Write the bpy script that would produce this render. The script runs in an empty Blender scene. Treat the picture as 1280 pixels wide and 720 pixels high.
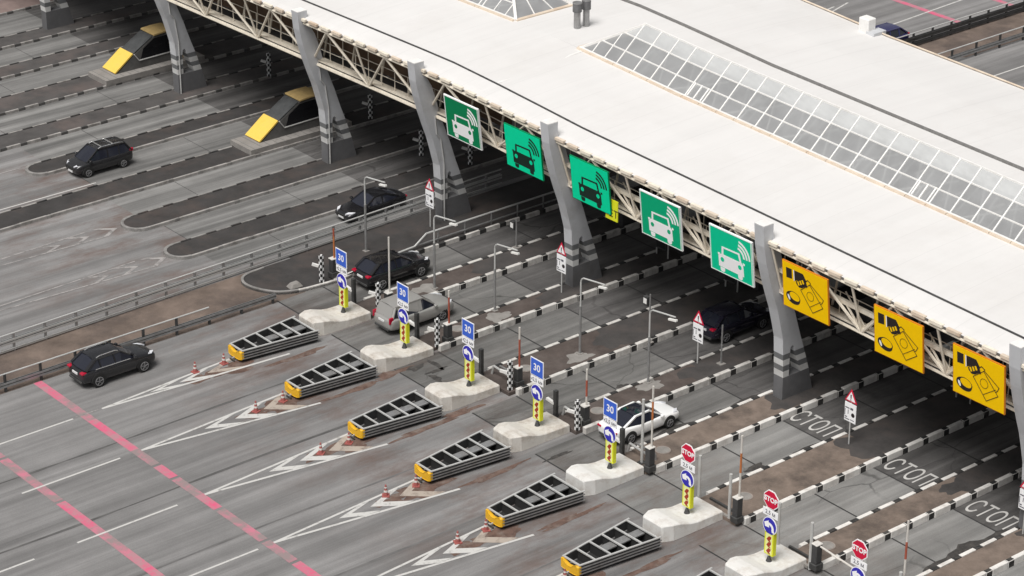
import bpy, bmesh, math, random
from mathutils import Matrix, Vector
random.seed(7)
R = math.radians
sc = bpy.context.scene
COL = sc.collection

# ------------------------------------------------------------------ camera, light, exposure
cam = bpy.data.objects.new("camera", bpy.data.cameras.new("camera"))
COL.objects.link(cam)
cam.data.sensor_width = 36.0
cam.data.lens = 3296.65 / 1280 * 36.0
cam.data.clip_start = 1.0
cam.data.clip_end = 3000.0
_r, _p, _y = R(-0.2635), R(25.4267), R(50.2778)
_d = Vector((math.cos(_p) * math.cos(_y), math.cos(_p) * math.sin(_y), -math.sin(_p)))
_rt = Vector((math.sin(_y), -math.cos(_y), 0))
_dn = _d.cross(_rt)
_r2 = math.cos(_r) * _rt + math.sin(_r) * _dn
_dn2 = -math.sin(_r) * _rt + math.cos(_r) * _dn
cm = Matrix.Identity(4)
for i in range(3):
    cm[i][0] = _r2[i]; cm[i][1] = -_dn2[i]; cm[i][2] = -_d[i]
cm[0][3], cm[1][3], cm[2][3] = -90.0, -105.0, 66.74
cam.matrix_world = cm
sc.camera = cam

SUN_EL, SUN_AZ = 62.0, 200.0          # azimuth: direction TOWARDS the sun, from +X counter-clockwise
w = bpy.data.worlds.new("World"); sc.world = w; w.use_nodes = True
nt = w.node_tree
for n in list(nt.nodes): nt.nodes.remove(n)
sky = nt.nodes.new("ShaderNodeTexSky"); sky.sky_type = 'NISHITA'; sky.sun_disc = False
sky.sun_elevation = R(SUN_EL); sky.sun_rotation = R(90.0 - SUN_AZ)
sky.air_density = 1.0; sky.dust_density = 4.0; sky.ozone_density = 1.0
hs = nt.nodes.new("ShaderNodeHueSaturation"); hs.inputs['Saturation'].default_value = 0.12
bg = nt.nodes.new("ShaderNodeBackground"); bg.inputs['Strength'].default_value = 0.05
wo = nt.nodes.new("ShaderNodeOutputWorld")
nt.links.new(sky.outputs[0], hs.inputs['Color']); nt.links.new(hs.outputs[0], bg.inputs['Color'])
nt.links.new(bg.outputs[0], wo.inputs['Surface'])
sl = bpy.data.lights.new("sun", 'SUN'); sl.energy = 2.0; sl.angle = R(34); sl.color = (1.0, 0.975, 0.94)
so = bpy.data.objects.new("sun", sl); COL.objects.link(so)
sv = Vector((math.cos(R(SUN_EL)) * math.cos(R(SUN_AZ)), math.cos(R(SUN_EL)) * math.sin(R(SUN_AZ)), math.sin(R(SUN_EL))))
so.rotation_euler = sv.to_track_quat('Z', 'Y').to_euler()
so.location = (-30, 30, 90)
sc.view_settings.view_transform = 'Standard'
sc.view_settings.look = 'None'
sc.view_settings.exposure = 0.66
sc.view_settings.gamma = 1.0
sc.view_settings.use_curve_mapping = False

# ------------------------------------------------------------------ materials
def mat(name, col, rough=0.7, metal=0.0, var=0.0, vscale=3.0, stretch=(1, 1, 1), dirt=None, damt=0.0, dscale=0.6,
        bump=0.0, bscale=40.0, spec=0.4, coat=0.0):
    m = bpy.data.materials.new(name); m.use_nodes = True
    t = m.node_tree; b = t.nodes['Principled BSDF']
    b.inputs['Roughness'].default_value = rough; b.inputs['Metallic'].default_value = metal
    b.inputs['Specular IOR Level'].default_value = spec
    b.inputs['Coat Weight'].default_value = coat
    b.inputs['Base Color'].default_value = (*col, 1)
    tc = t.nodes.new('ShaderNodeTexCoord')
    mp = t.nodes.new('ShaderNodeMapping'); mp.inputs['Scale'].default_value = stretch
    t.links.new(tc.outputs['Object'], mp.inputs['Vector'])
    out = None
    if var > 0:
        n = t.nodes.new('ShaderNodeTexNoise'); n.inputs['Scale'].default_value = vscale
        n.inputs['Detail'].default_value = 6; n.inputs['Roughness'].default_value = 0.65
        t.links.new(mp.outputs[0], n.inputs['Vector'])
        rp = t.nodes.new('ShaderNodeMapRange'); rp.inputs['From Min'].default_value = 0.3; rp.inputs['From Max'].default_value = 0.7
        rp.inputs['To Min'].default_value = 1 - var; rp.inputs['To Max'].default_value = 1 + var
        t.links.new(n.outputs['Fac'], rp.inputs['Value'])
        mx = t.nodes.new('ShaderNodeVectorMath'); mx.operation = 'SCALE'; mx.inputs[0].default_value = col
        t.links.new(rp.outputs[0], mx.inputs['Scale']); out = mx.outputs[0]
    if dirt:
        n = t.nodes.new('ShaderNodeTexNoise'); n.inputs['Scale'].default_value = dscale; n.inputs['Detail'].default_value = 8
        n.inputs['Roughness'].default_value = 0.7
        t.links.new(tc.outputs['Object'], n.inputs['Vector'])
        rp = t.nodes.new('ShaderNodeMapRange'); rp.inputs['From Min'].default_value = 0.48; rp.inputs['From Max'].default_value = 0.68
        rp.inputs['To Max'].default_value = damt
        t.links.new(n.outputs['Fac'], rp.inputs['Value'])
        mx = t.nodes.new('ShaderNodeMix'); mx.data_type = 'RGBA'
        t.links.new(rp.outputs[0], mx.inputs['Factor'])
        if out: t.links.new(out, mx.inputs['A'])
        else: mx.inputs['A'].default_value = (*col, 1)
        mx.inputs['B'].default_value = (*dirt, 1); out = mx.outputs['Result']
    if out: t.links.new(out, b.inputs['Base Color'])
    if bump > 0:
        n = t.nodes.new('ShaderNodeTexNoise'); n.inputs['Scale'].default_value = bscale; n.inputs['Detail'].default_value = 4
        t.links.new(tc.outputs['Object'], n.inputs['Vector'])
        bp = t.nodes.new('ShaderNodeBump'); bp.inputs['Strength'].default_value = bump; bp.inputs['Distance'].default_value = 0.03
        t.links.new(n.outputs['Fac'], bp.inputs['Height']); t.links.new(bp.outputs[0], b.inputs['Normal'])
    return m

def road_mat(name, col, streak=0.35, brown=(0.13, 0.085, 0.07), brown_x=None, dark=0.0, blot=0.25, wheel=0.0, crack=0.5):
    """worn asphalt / concrete: streaks along X, wheel bands across Y, blotches, cracks, rusty dirt between two X values"""
    m = bpy.data.materials.new(name); m.use_nodes = True
    t = m.node_tree; b = t.nodes['Principled BSDF']; b.inputs['Roughness'].default_value = 0.85
    b.inputs['Specular IOR Level'].default_value = 0.3
    N = t.nodes.new; L = t.links.new
    tc = N('ShaderNodeTexCoord')
    def noise(scale, sc_, det=6, off=(0, 0, 0), rough=.6):
        mp = N('ShaderNodeMapping'); mp.inputs['Scale'].default_value = sc_; mp.inputs['Location'].default_value = off
        L(tc.outputs['Object'], mp.inputs['Vector'])
        n = N('ShaderNodeTexNoise'); n.inputs['Scale'].default_value = scale; n.inputs['Detail'].default_value = det
        n.inputs['Roughness'].default_value = rough
        L(mp.outputs[0], n.inputs['Vector']); return n.outputs['Fac']
    def rng(v, a, b_, c, d):
        r = N('ShaderNodeMapRange'); r.inputs['From Min'].default_value = a; r.inputs['From Max'].default_value = b_
        r.inputs['To Min'].default_value = c; r.inputs['To Max'].default_value = d; L(v, r.inputs['Value']); return r.outputs[0]
    def mul(a, c):
        q = N('ShaderNodeMath'); q.operation = 'MULTIPLY'
        if isinstance(a, float): q.inputs[0].default_value = a
        else: L(a, q.inputs[0])
        if isinstance(c, float): q.inputs[1].default_value = c
        else: L(c, q.inputs[1])
        return q.outputs[0]
    f = rng(noise(1.0, (0.035, 1.1, 1), 5), .32, .68, 1 - streak, 1 + streak)
    f = mul(f, rng(noise(1.0, (0.10, 3.5, 1), 4, (3, 7, 0)), .3, .7, 1 - streak * .35, 1 + streak * .35))
    f = mul(f, rng(noise(0.23, (1, 1, 1), 8, (5, 1, 0), .7), .3, .72, 1 - blot, 1 + blot))
    f = mul(f, rng(noise(14, (1, 1, 1), 4), .3, .7, .9, 1.1))
    f = mul(f, rng(noise(1.0, (0.012, .42, 1), 3, (1, 4, 0)), .35, .65, .86, 1.10))
    # fine cracks / sealed joints
    mp = N('ShaderNodeMapping'); mp.inputs['Scale'].default_value = (0.16, 0.30, 1); L(tc.outputs['Object'], mp.inputs['Vector'])
    dn = N('ShaderNodeTexNoise'); dn.inputs['Scale'].default_value = 1.3; dn.inputs['Detail'].default_value = 5
    L(mp.outputs[0], dn.inputs['Vector'])
    ad = N('ShaderNodeVectorMath'); ad.operation = 'MULTIPLY_ADD'
    L(dn.outputs['Color'], ad.inputs[0]); ad.inputs[1].default_value = (.5, .5, 0); L(mp.outputs[0], ad.inputs[2])
    vo = N('ShaderNodeTexVoronoi'); vo.feature = 'DISTANCE_TO_EDGE'; vo.inputs['Scale'].default_value = 1.0
    L(ad.outputs[0], vo.inputs['Vector'])
    ck = rng(vo.outputs['Distance'], 0.004, 0.013, 1 - crack, 1.0)
    ckm = rng(noise(0.12, (1, 1, 1), 3, (9, 4, 0)), .45, .6, 0.0, 1.0)
    ckx = N('ShaderNodeMix'); ckx.data_type = 'FLOAT'; L(ckm, ckx.inputs['Factor']); ckx.inputs['A'].default_value = 1.0; L(ck, ckx.inputs['B'])
    f = mul(f, ckx.outputs['Result']) if crack > 0 else f
    vm = N('ShaderNodeVectorMath'); vm.operation = 'SCALE'; vm.inputs[0].default_value = col; L(f, vm.inputs['Scale'])
    out = vm.outputs[0]
    if brown_x:
        sx = N('ShaderNodeSeparateXYZ'); L(tc.outputs['Object'], sx.inputs[0])
        a = rng(sx.outputs['X'], brown_x[0], brown_x[1], 0, 1); c = rng(sx.outputs['X'], brown_x[2], brown_x[3], 1, 0)
        k = mul(mul(a, c), rng(noise(0.28, (.6, 1.3, 1), 8, (2, 2, 0), .72), .47, .66, 0, .75))
        mx = N('ShaderNodeMix'); mx.data_type = 'RGBA'; L(k, mx.inputs['Factor']); L(out, mx.inputs['A']); mx.inputs['B'].default_value = (*brown, 1)
        out = mx.outputs['Result']
    L(out, b.inputs['Base Color'])
    bn = noise(30, (1, 1, 1), 3)
    bp = N('ShaderNodeBump'); bp.inputs['Strength'].default_value = .35; bp.inputs['Distance'].default_value = .02
    L(bn, bp.inputs['Height']); L(bp.outputs[0], b.inputs['Normal'])
    return m

def worn_paint(name, col, under, keep=0.55, scale=2.2):
    """road paint with flecks worn through to the road colour"""
    m = mat(name, col, .75); t = m.node_tree; b = t.nodes['Principled BSDF']
    tc = t.nodes.new('ShaderNodeTexCoord'); n = t.nodes.new('ShaderNodeTexNoise'); n.inputs['Scale'].default_value = scale
    n.inputs['Detail'].default_value = 9; n.inputs['Roughness'].default_value = .75
    t.links.new(tc.outputs['Object'], n.inputs['Vector'])
    rp = t.nodes.new('ShaderNodeMapRange'); rp.inputs['From Min'].default_value = keep - .07; rp.inputs['From Max'].default_value = keep + .1
    t.links.new(n.outputs['Fac'], rp.inputs['Value'])
    mx = t.nodes.new('ShaderNodeMix'); mx.data_type = 'RGBA'; mx.inputs['A'].default_value = (*col, 1); mx.inputs['B'].default_value = (*under, 1)
    t.links.new(rp.outputs[0], mx.inputs['Factor']); t.links.new(mx.outputs['Result'], b.inputs['Base Color'])
    return m

M = {}
M['road'] = road_mat('worn_asphalt', (.208, .203, .201), .26, blot=.14, crack=0, brown_x=(-26, -18, -10, -7), brown=(.12, .075, .06))
M['slab'] = road_mat('lane_concrete', (.215, .212, .206), .26, blot=.16, brown_x=(-13.5, -12, -9, -4), brown=(.12, .085, .07), crack=.45)
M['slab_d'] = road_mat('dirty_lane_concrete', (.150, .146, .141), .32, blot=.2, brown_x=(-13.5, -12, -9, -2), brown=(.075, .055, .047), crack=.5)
M['exit_slab'] = road_mat('exit_lane_asphalt', (.180, .177, .172), .42, blot=.18, crack=0)
M['gore_dirt'] = mat('reddish_road_dirt', (.125, .078, .062), .95, var=.4, vscale=2.0, dirt=(.20, .165, .145), damt=.9, dscale=1.3)
M['seam_l'] = mat('faint_seam', (.135, .131, .129), .85, var=.3, vscale=2.5, stretch=(.3, 1, 1))
M['seam'] = mat('old_seam', (.10, .097, .095), .85, var=.4, vscale=2.5, stretch=(.3, 1, 1))
M['paint_dust'] = worn_paint('road_paint_dusty', (.40, .345, .295), (.19, .15, .13), .56, 1.8)
M['lane_shade'] = road_mat('lane_asphalt_canopy_shade', (.098, .094, .092), .35, blot=.3, crack=.4)  # darker asphalt past the joint, with canopy shade put into its colour
M['paving_shade'] = mat('island_asphalt_canopy_shade', (.062, .057, .055), .9, var=.3, vscale=.8, dirt=(.08, .06, .05), damt=.5, dscale=.4, bump=.4, bscale=15)  # island tops under the roof, canopy shade put into the colour
M['paving'] = mat('island_paving', (.185, .145, .12), .9, var=.22, vscale=1.6, dirt=(.055, .045, .04), damt=.75, dscale=.35, bump=.5, bscale=18)
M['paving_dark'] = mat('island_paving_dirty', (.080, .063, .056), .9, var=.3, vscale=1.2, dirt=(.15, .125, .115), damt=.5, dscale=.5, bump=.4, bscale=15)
M['strip'] = mat('island_asphalt', (.045, .042, .041), .92, var=.25, vscale=.7, dirt=(.10, .075, .065), damt=.6, dscale=.25, bump=.4, bscale=25)
M['strip_l'] = mat('exit_island_paving', (.075, .070, .068), .92, var=.25, vscale=.7, dirt=(.15, .115, .105), damt=.6, dscale=.2, bump=.4, bscale=25)
M['kerb_e'] = mat('exit_kerb_pale', (.33, .315, .30), .85, var=.25, vscale=2.0, dirt=(.13, .12, .11), damt=.8, dscale=1.1)
M['soil'] = mat('median_soil', (.15, .115, .095), .95, var=.35, vscale=.5, dirt=(.075, .06, .055), damt=.8, dscale=.3, bump=.6, bscale=12)
M['pinkpave'] = mat('reddish_paving', (.22, .165, .15), .9, var=.2, vscale=1., bump=.3)
M['kerb_w'] = mat('kerb_white', (.60, .58, .55), .8, var=.18, vscale=2.5, dirt=(.22, .19, .17), damt=.55, dscale=1.3)
M['kerb_w2'] = mat('kerb_fresh_white', (.72, .70, .67), .8, var=.12, vscale=2.5, dirt=(.34, .30, .27), damt=.5, dscale=1.2)
M['kerb_k'] = mat('kerb_black', (.028, .028, .028), .8, var=.4, vscale=3, dirt=(.11, .10, .09), damt=.6, dscale=2.0)
M['kerb_d'] = mat('kerb_dark_grey', (.085, .082, .08), .85, var=.3, vscale=2, dirt=(.14, .13, .12), damt=.7, dscale=1.1)
M['kerb_g'] = mat('kerb_grey', (.26, .25, .24), .85, var=.25, vscale=2, dirt=(.08, .075, .07), damt=.7, dscale=1.1)
M['paint'] = worn_paint('road_paint_white', (.55, .54, .52), (.24, .23, .22), .60, 2.5)
M['paint_old'] = worn_paint('road_paint_faded', (.36, .34, .33), (.19, .18, .175), .50, 1.6)
M['pink'] = worn_paint('road_paint_pink', (.64, .10, .20), (.42, .21, .24), .47, .75)
M['pink_f'] = worn_paint('road_paint_pink_worn', (.52, .18, .24), (.27, .21, .21), .46, .8)
M['joint'] = mat('joint_tar', (.035, .034, .034), .8, var=.3, vscale=3)
M['tar'] = mat('tar_patch', (.045, .042, .04), .8, var=.35, vscale=2, dirt=(.12, .11, .10), damt=.6, dscale=2.5)
M['roof'] = mat('roof_membrane', (.685, .672, .66), .75, var=.022, vscale=.22, dirt=(.60, .58, .56), damt=.5, dscale=.12)
def roof_detail():
    t = M['roof'].node_tree; b = t.nodes['Principled BSDF']; src = b.inputs['Base Color'].links[0].from_socket
    N = t.nodes.new; L = t.links.new; tc = N('ShaderNodeTexCoord')
    sx = N('ShaderNodeSeparateXYZ'); L(tc.outputs['Object'], sx.inputs[0])
    def m(op, a, b_=None):
        q = N('ShaderNodeMath'); q.operation = op
        for i, v in enumerate((a, b_)):
            if v is None: continue
            if isinstance(v, (int, float)): q.inputs[i].default_value = v
            else: L(v, q.inputs[i])
        return q.outputs[0]
    fy = m('ABSOLUTE', m('SUBTRACT', m('FRACT', m('DIVIDE', sx.outputs['Y'], 2.1)), .5)); seam = m('LESS_THAN', fy, .010)      # welded laps of the membrane
    mp = N('ShaderNodeMapping'); mp.inputs['Scale'].default_value = (.09, 1.6, 1); L(tc.outputs['Object'], mp.inputs['Vector'])
    n = N('ShaderNodeTexNoise'); n.inputs['Scale'].default_value = 1.0; n.inputs['Detail'].default_value = 6; L(mp.outputs[0], n.inputs['Vector'])
    rp = N('ShaderNodeMapRange'); rp.inputs['From Min'].default_value = .45; rp.inputs['From Max'].default_value = .72; rp.inputs['To Min'].default_value = 1.0; rp.inputs['To Max'].default_value = .965
    L(n.outputs['Fac'], rp.inputs['Value'])
    k = m('MULTIPLY', rp.outputs[0], m('SUBTRACT', 1.0, m('MULTIPLY', seam, .07)))
    vm = N('ShaderNodeVectorMath'); vm.operation = 'SCALE'; L(src, vm.inputs[0]); L(k, vm.inputs['Scale']); L(vm.outputs[0], b.inputs['Base Color'])
roof_detail()
M['cream'] = mat('cream_steel', (.82, .75, .63), .55, var=.08, vscale=2, dirt=(.42, .33, .25), damt=.4, dscale=1.5)
M['white_steel'] = mat('white_steel', (.80, .79, .77), .5, var=.05, dirt=(.6, .55, .5), damt=.3, dscale=1.)
M['orange_trim'] = mat('rust_stained_trim', (.68, .58, .47), .6, var=.12, vscale=.8, dirt=(.45, .28, .16), damt=.5, dscale=.6)
M['brown_panel'] = mat('brown_panel', (.12, .075, .045), .7, var=.3, vscale=.8)
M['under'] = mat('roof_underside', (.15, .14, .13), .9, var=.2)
M['column'] = mat('column_grey_paint', (.54, .55, .57), .6, var=.06, vscale=.6, dirt=(.36, .355, .35), damt=.5, dscale=.5)
M['column_light'] = mat('column_band_white', (.62, .62, .61), .65, var=.08, vscale=1.5, dirt=(.4, .38, .36), damt=.5, dscale=1.)
M['column_dark'] = mat('column_base_grey', (.135, .135, .14), .8, var=.15, vscale=.8, dirt=(.09, .085, .08), damt=.5, dscale=.7)
M['gutter'] = mat('gutter_grey', (.17, .165, .16), .7, var=.2)
M['galv'] = mat('galvanised_steel', (.36, .36, .36), .45, metal=.55, var=.18, vscale=3, dirt=(.16, .14, .12), damt=.5, dscale=1.2)
M['vent_cap'] = mat('vent_cap_grey', (.16, .16, .165), .5, metal=.3, var=.2)
M['galv_l'] = mat('light_galvanised', (.55, .55, .54), .5, metal=.2, var=.12, vscale=3, dirt=(.3, .27, .24), damt=.35, dscale=1.5)
M['steel_d'] = mat('dark_steel', (.07, .07, .07), .6, metal=.3, var=.3, vscale=2)
M['void'] = mat('dark_interior', (.025, .025, .025), .9)
M['yellow_p'] = mat('pale_yellow_paint', (.82, .56, .10), .6, var=.1, vscale=2, dirt=(.5, .36, .12), damt=.4, dscale=2)
M['yellow'] = mat('yellow_paint', (.78, .44, .02), .55, var=.12, vscale=2, dirt=(.35, .22, .06), damt=.5, dscale=2)
M['yellow_s'] = mat('yellow_sheet', (.98, .60, .001), .6, var=.03, spec=.1)
M['orange_edge'] = mat('orange_edge', (.62, .20, .01), .5)
M['green_a'] = mat('sign_green_dark', (.004, .22, .085), .6, var=.04, spec=.1)
M['green_b'] = mat('sign_green_bright', (.002, .72, .37), .6, var=.03, spec=.1)
M['green_c'] = mat('sign_green_middle', (.003, .40, .19), .6, var=.03, spec=.1)
M['green_d'] = mat('sign_green_light', (.003, .58, .31), .6, var=.03, spec=.1)
M['white_s'] = mat('sign_white', (.90, .90, .91), .6, spec=.1)
M['black_s'] = mat('sign_black', (.015, .010, .010), .5)
M['black_g'] = mat('sign_black_green', (.004, .022, .015), .5)
M['blue_s'] = mat('sign_blue', (.045, .13, .62), .4)
M['blue_d'] = mat('sign_violet_blue', (.035, .03, .42), .4)
M['red_s'] = mat('sign_red', (.62, .008, .05), .4)
M['rust_s'] = mat('marker_red_brown', (.33, .03, .012), .5)
M['lime'] = mat('sign_lime', (.72, .74, .02), .45)
M['lime_in'] = mat('sign_pale_lime', (.78, .80, .35), .45)
M['text_grey'] = mat('lettering_grey', (.10, .10, .12), .6)
M['barrier_c'] = mat('whitewashed_concrete', (.62, .59, .545), .85, var=.07, vscale=1.2, dirt=(.33, .275, .22), damt=.75, dscale=1.1, bump=.35, bscale=7)
M['barrier_w'] = mat('fresh_whitewash', (.70, .69, .665), .85, var=.05, vscale=1.2, dirt=(.44, .385, .33), damt=.6, dscale=1.0, bump=.35, bscale=7)
M['conc'] = mat('rough_concrete', (.25, .235, .22), .9, var=.2, vscale=1.5, bump=.4, bscale=10)
M['cab_grey'] = mat('shelter_grey_board', (.115, .112, .108), .75, var=.25, vscale=1.2, dirt=(.06, .058, .055), damt=.6, dscale=.9)
M['glass_g'] = mat('dusty_glass', (.075, .078, .08), .25, var=.25, vscale=1.2)
M['tan'] = mat('tan_board', (.56, .40, .17), .75, var=.15, vscale=1.5)
M['cab_dark'] = mat('booth_dark_wall', (.05, .05, .052), .6, var=.15)
M['glass_d'] = mat('dark_glass', (.012, .012, .014), .08, spec=.5)
M['rubber'] = mat('tyre_rubber', (.02, .02, .02), .85)
M['rim'] = mat('alloy_rim', (.45, .45, .46), .35, metal=.7)
M['chrome'] = mat('chrome_trim', (.75, .75, .75), .25, metal=.8)
M['lens'] = mat('headlamp_lens', (.75, .76, .80), .15, coat=.5)
M['tail'] = mat('tail_lamp_red', (.42, .004, .03), .2, coat=.5)
M['plate'] = mat('number_plate_white', (.7, .7, .7), .5)
M['arm_o'] = mat('barrier_orange', (.48, .16, .05), .6, var=.1)
M['arm_r'] = mat('barrier_red', (.36, .085, .05), .6, var=.1)
M['arm_w'] = mat('barrier_white', (.60, .57, .53), .6, var=.1)
M['cone_r'] = mat('cone_red', (.34, .10, .09), .6, var=.15)
M['iron'] = mat('manhole_iron', (.30, .26, .235), .7, metal=.1, var=.2, vscale=3)
def car_paint(name, col, rough=.22, coat=.6):
    return mat(name, col, rough, coat=coat, spec=.5)
M['car_black'] = car_paint('car_black', (.012, .012, .014))
M['car_black2'] = car_paint('car_black_soft', (.02, .02, .022))
M['car_dark'] = car_paint('car_dark_violet', (.012, .011, .022))
M['car_white'] = car_paint('car_white', (.88, .88, .88), .3)
M['car_silver'] = mat('car_silver', (.40, .39, .375), .32, metal=.35, coat=.4)
M['car_blue'] = car_paint('car_blue', (.02, .02, .09))
M['glass_b'] = mat('car_glass', (.018, .020, .030), .06, spec=.7)
def skyglass(nm='skylight_glass', tint=(.78, .80, .80), col=(.46, .465, .47), lo=.52, hi=.64):
    m = bpy.data.materials.new(nm); m.use_nodes = True; t = m.node_tree
    for n in list(t.nodes): t.nodes.remove(n)
    o = t.nodes.new('ShaderNodeOutputMaterial'); tr = t.nodes.new('ShaderNodeBsdfTransparent'); tr.inputs[0].default_value = (*tint, 1)
    gl = t.nodes.new('ShaderNodeBsdfPrincipled'); gl.inputs['Base Color'].default_value = (*col, 1); gl.inputs['Roughness'].default_value = .12
    tc = t.nodes.new('ShaderNodeTexCoord'); n = t.nodes.new('ShaderNodeTexNoise'); n.inputs['Scale'].default_value = .7; n.inputs['Detail'].default_value = 3
    t.links.new(tc.outputs['Object'], n.inputs['Vector'])
    rp = t.nodes.new('ShaderNodeMapRange'); rp.inputs['From Min'].default_value = .3; rp.inputs['From Max'].default_value = .7
    rp.inputs['To Min'].default_value = lo; rp.inputs['To Max'].default_value = hi
    t.links.new(n.outputs['Fac'], rp.inputs['Value'])
    mx = t.nodes.new('ShaderNodeMixShader'); t.links.new(rp.outputs[0], mx.inputs[0])
    t.links.new(tr.outputs[0], mx.inputs[1]); t.links.new(gl.outputs[0], mx.inputs[2]); t.links.new(mx.outputs[0], o.inputs[0])
    return m
M['skyglass'] = skyglass(); M['skyglass_lit'] = skyglass('skylight_glass_lit', (.8, .8, .8), (.62, .63, .63), .66, .78)  # top-row panes paler: daylight through the far slope put into their colour

# ------------------------------------------------------------------ mesh helpers
class MB:
    def __init__(s, T=None):
        s.v = []; s.f = []; s.mi = []; s.mats = []; s.T = T or Matrix.Identity(4)
    def idx(s, m):
        if m not in s.mats: s.mats.append(m)
        return s.mats.index(m)
    def add(s, vs, fs, m):
        o = len(s.v); k = s.idx(m)
        s.v += [tuple(s.T @ Vector(p)) for p in vs]
        for f in fs: s.f.append([i + o for i in f]); s.mi.append(k)
    def box(s, x0, x1, y0, y1, z0, z1, m):
        v = [(x, y, z) for z in (z0, z1) for y in (y0, y1) for x in (x0, x1)]
        s.add(v, [(0, 2, 3, 1), (4, 5, 7, 6), (0, 1, 5, 4), (2, 6, 7, 3), (0, 4, 6, 2), (1, 3, 7, 5)], m)
    def hexa(s, b, t, m):
        n = len(b)
        s.add(list(b) + list(t), [tuple(reversed(range(n))), tuple(range(n, 2 * n))] + [(i, (i + 1) % n, n + (i + 1) % n, n + i) for i in range(n)], m)
    def prism(s, poly, d0, d1, m, axis='z', m_side=None):
        def P(a, b, d): return (a, b, d) if axis == 'z' else ((a, d, b) if axis == 'y' else (d, a, b))
        n = len(poly); b = [P(p[0], p[1], d0) for p in poly]; t = [P(p[0], p[1], d1) for p in poly]
        s.add(b + t, [tuple(reversed(range(n))), tuple(range(n, 2 * n))], m)
        s.add(b + t, [(i, (i + 1) % n, n + (i + 1) % n, n + i) for i in range(n)], m_side or m)
    def sheet(s, poly, z, m):
        s.add([(p[0], p[1], z) for p in poly], [tuple(range(len(poly)))], m)
    def quad(s, a, b, c, d, m): s.add([a, b, c, d], [(0, 1, 2, 3)], m)
    def rod(s, a, b, r, m, n=8, r2=None, cap=True):
        a = Vector(a); b = Vector(b); d = (b - a)
        if d.length < 1e-6: return
        d.normalize(); u = d.orthogonal().normalized(); w_ = d.cross(u); r2 = r if r2 is None else r2
        vs = []
        for c, rr in ((a, r), (b, r2)):
            for i in range(n):
                an = 2 * math.pi * (i + .5) / n
                vs.append(tuple(c + u * math.cos(an) * rr + w_ * math.sin(an) * rr))
        fs = [(i, (i + 1) % n, n + (i + 1) % n, n + i) for i in range(n)]
        if cap: fs += [tuple(reversed(range(n))), tuple(range(n, 2 * n))]
        s.add(vs, fs, m)
    def path(s, pts, r, m, n=7):
        for a, b in zip(pts[:-1], pts[1:]): s.rod(a, b, r, m, n)
    def beam(s, a, b, w_, h, m):
        a = Vector(a); b = Vector(b); d = (b - a).normalized()
        up = Vector((0, 0, 1)) if abs(d.z) < .95 else Vector((1, 0, 0))
        u = d.cross(up).normalized(); v = u.cross(d)
        vs = [tuple(c + u * su * w_ / 2 + v * sv_ * h / 2) for c in (a, b) for su, sv_ in ((-1, -1), (1, -1), (1, 1), (-1, 1))]
        s.add(vs, [(0, 1, 2, 3), (7, 6, 5, 4), (0, 4, 5, 1), (1, 5, 6, 2), (2, 6, 7, 3), (3, 7, 4, 0)], m)
    def disc(s, cx, cy, r, z0, z1, m, n=24, ry=None):
        s.prism([(cx + r * math.cos(2 * math.pi * i / n), cy + (ry or r) * math.sin(2 * math.pi * i / n)) for i in range(n)], z0, z1, m)
    def loft(s, rings, m, cap=True, close=True):
        n = len(rings[0]); vs = [p for r in rings for p in r]; fs = []
        for k in range(len(rings) - 1):
            for i in range(n if close else n - 1):
                j = (i + 1) % n; fs.append((k * n + i, k * n + j, (k + 1) * n + j, (k + 1) * n + i))
        if cap and close: fs += [tuple(reversed(range(n))), tuple(range((len(rings) - 1) * n, len(rings) * n))]
        s.add(vs, fs, m)
    def build(s, name, parent=None, smooth=False, bevel=0.0, subsurf=0, props=None, fix=True, weld=False):
        me = bpy.data.meshes.new(name); me.from_pydata(s.v, [], s.f)
        for m in s.mats: me.materials.append(m)
        me.polygons.foreach_set('material_index', s.mi)
        bm = bmesh.new(); bm.from_mesh(me)
        if weld: bmesh.ops.remove_doubles(bm, verts=bm.verts, dist=1e-4)
        if fix: bmesh.ops.recalc_face_normals(bm, faces=bm.faces)
        if bevel > 0:
            bmesh.ops.bevel(bm, geom=[e for e in bm.edges if len(e.link_faces) == 2 and e.calc_face_angle(0) > .5], offset=bevel, segments=1, affect='EDGES')
        bm.to_mesh(me); bm.free()
        if smooth: me.polygons.foreach_set('use_smooth', [True] * len(me.polygons))
        o = bpy.data.objects.new(name, me); COL.objects.link(o)
        if parent: o.parent = parent
        if subsurf:
            q = o.modifiers.new('s', 'SUBSURF'); q.levels = subsurf; q.render_levels = subsurf
        if props:
            for k, v in props.items(): o[k] = v
        return o

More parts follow.
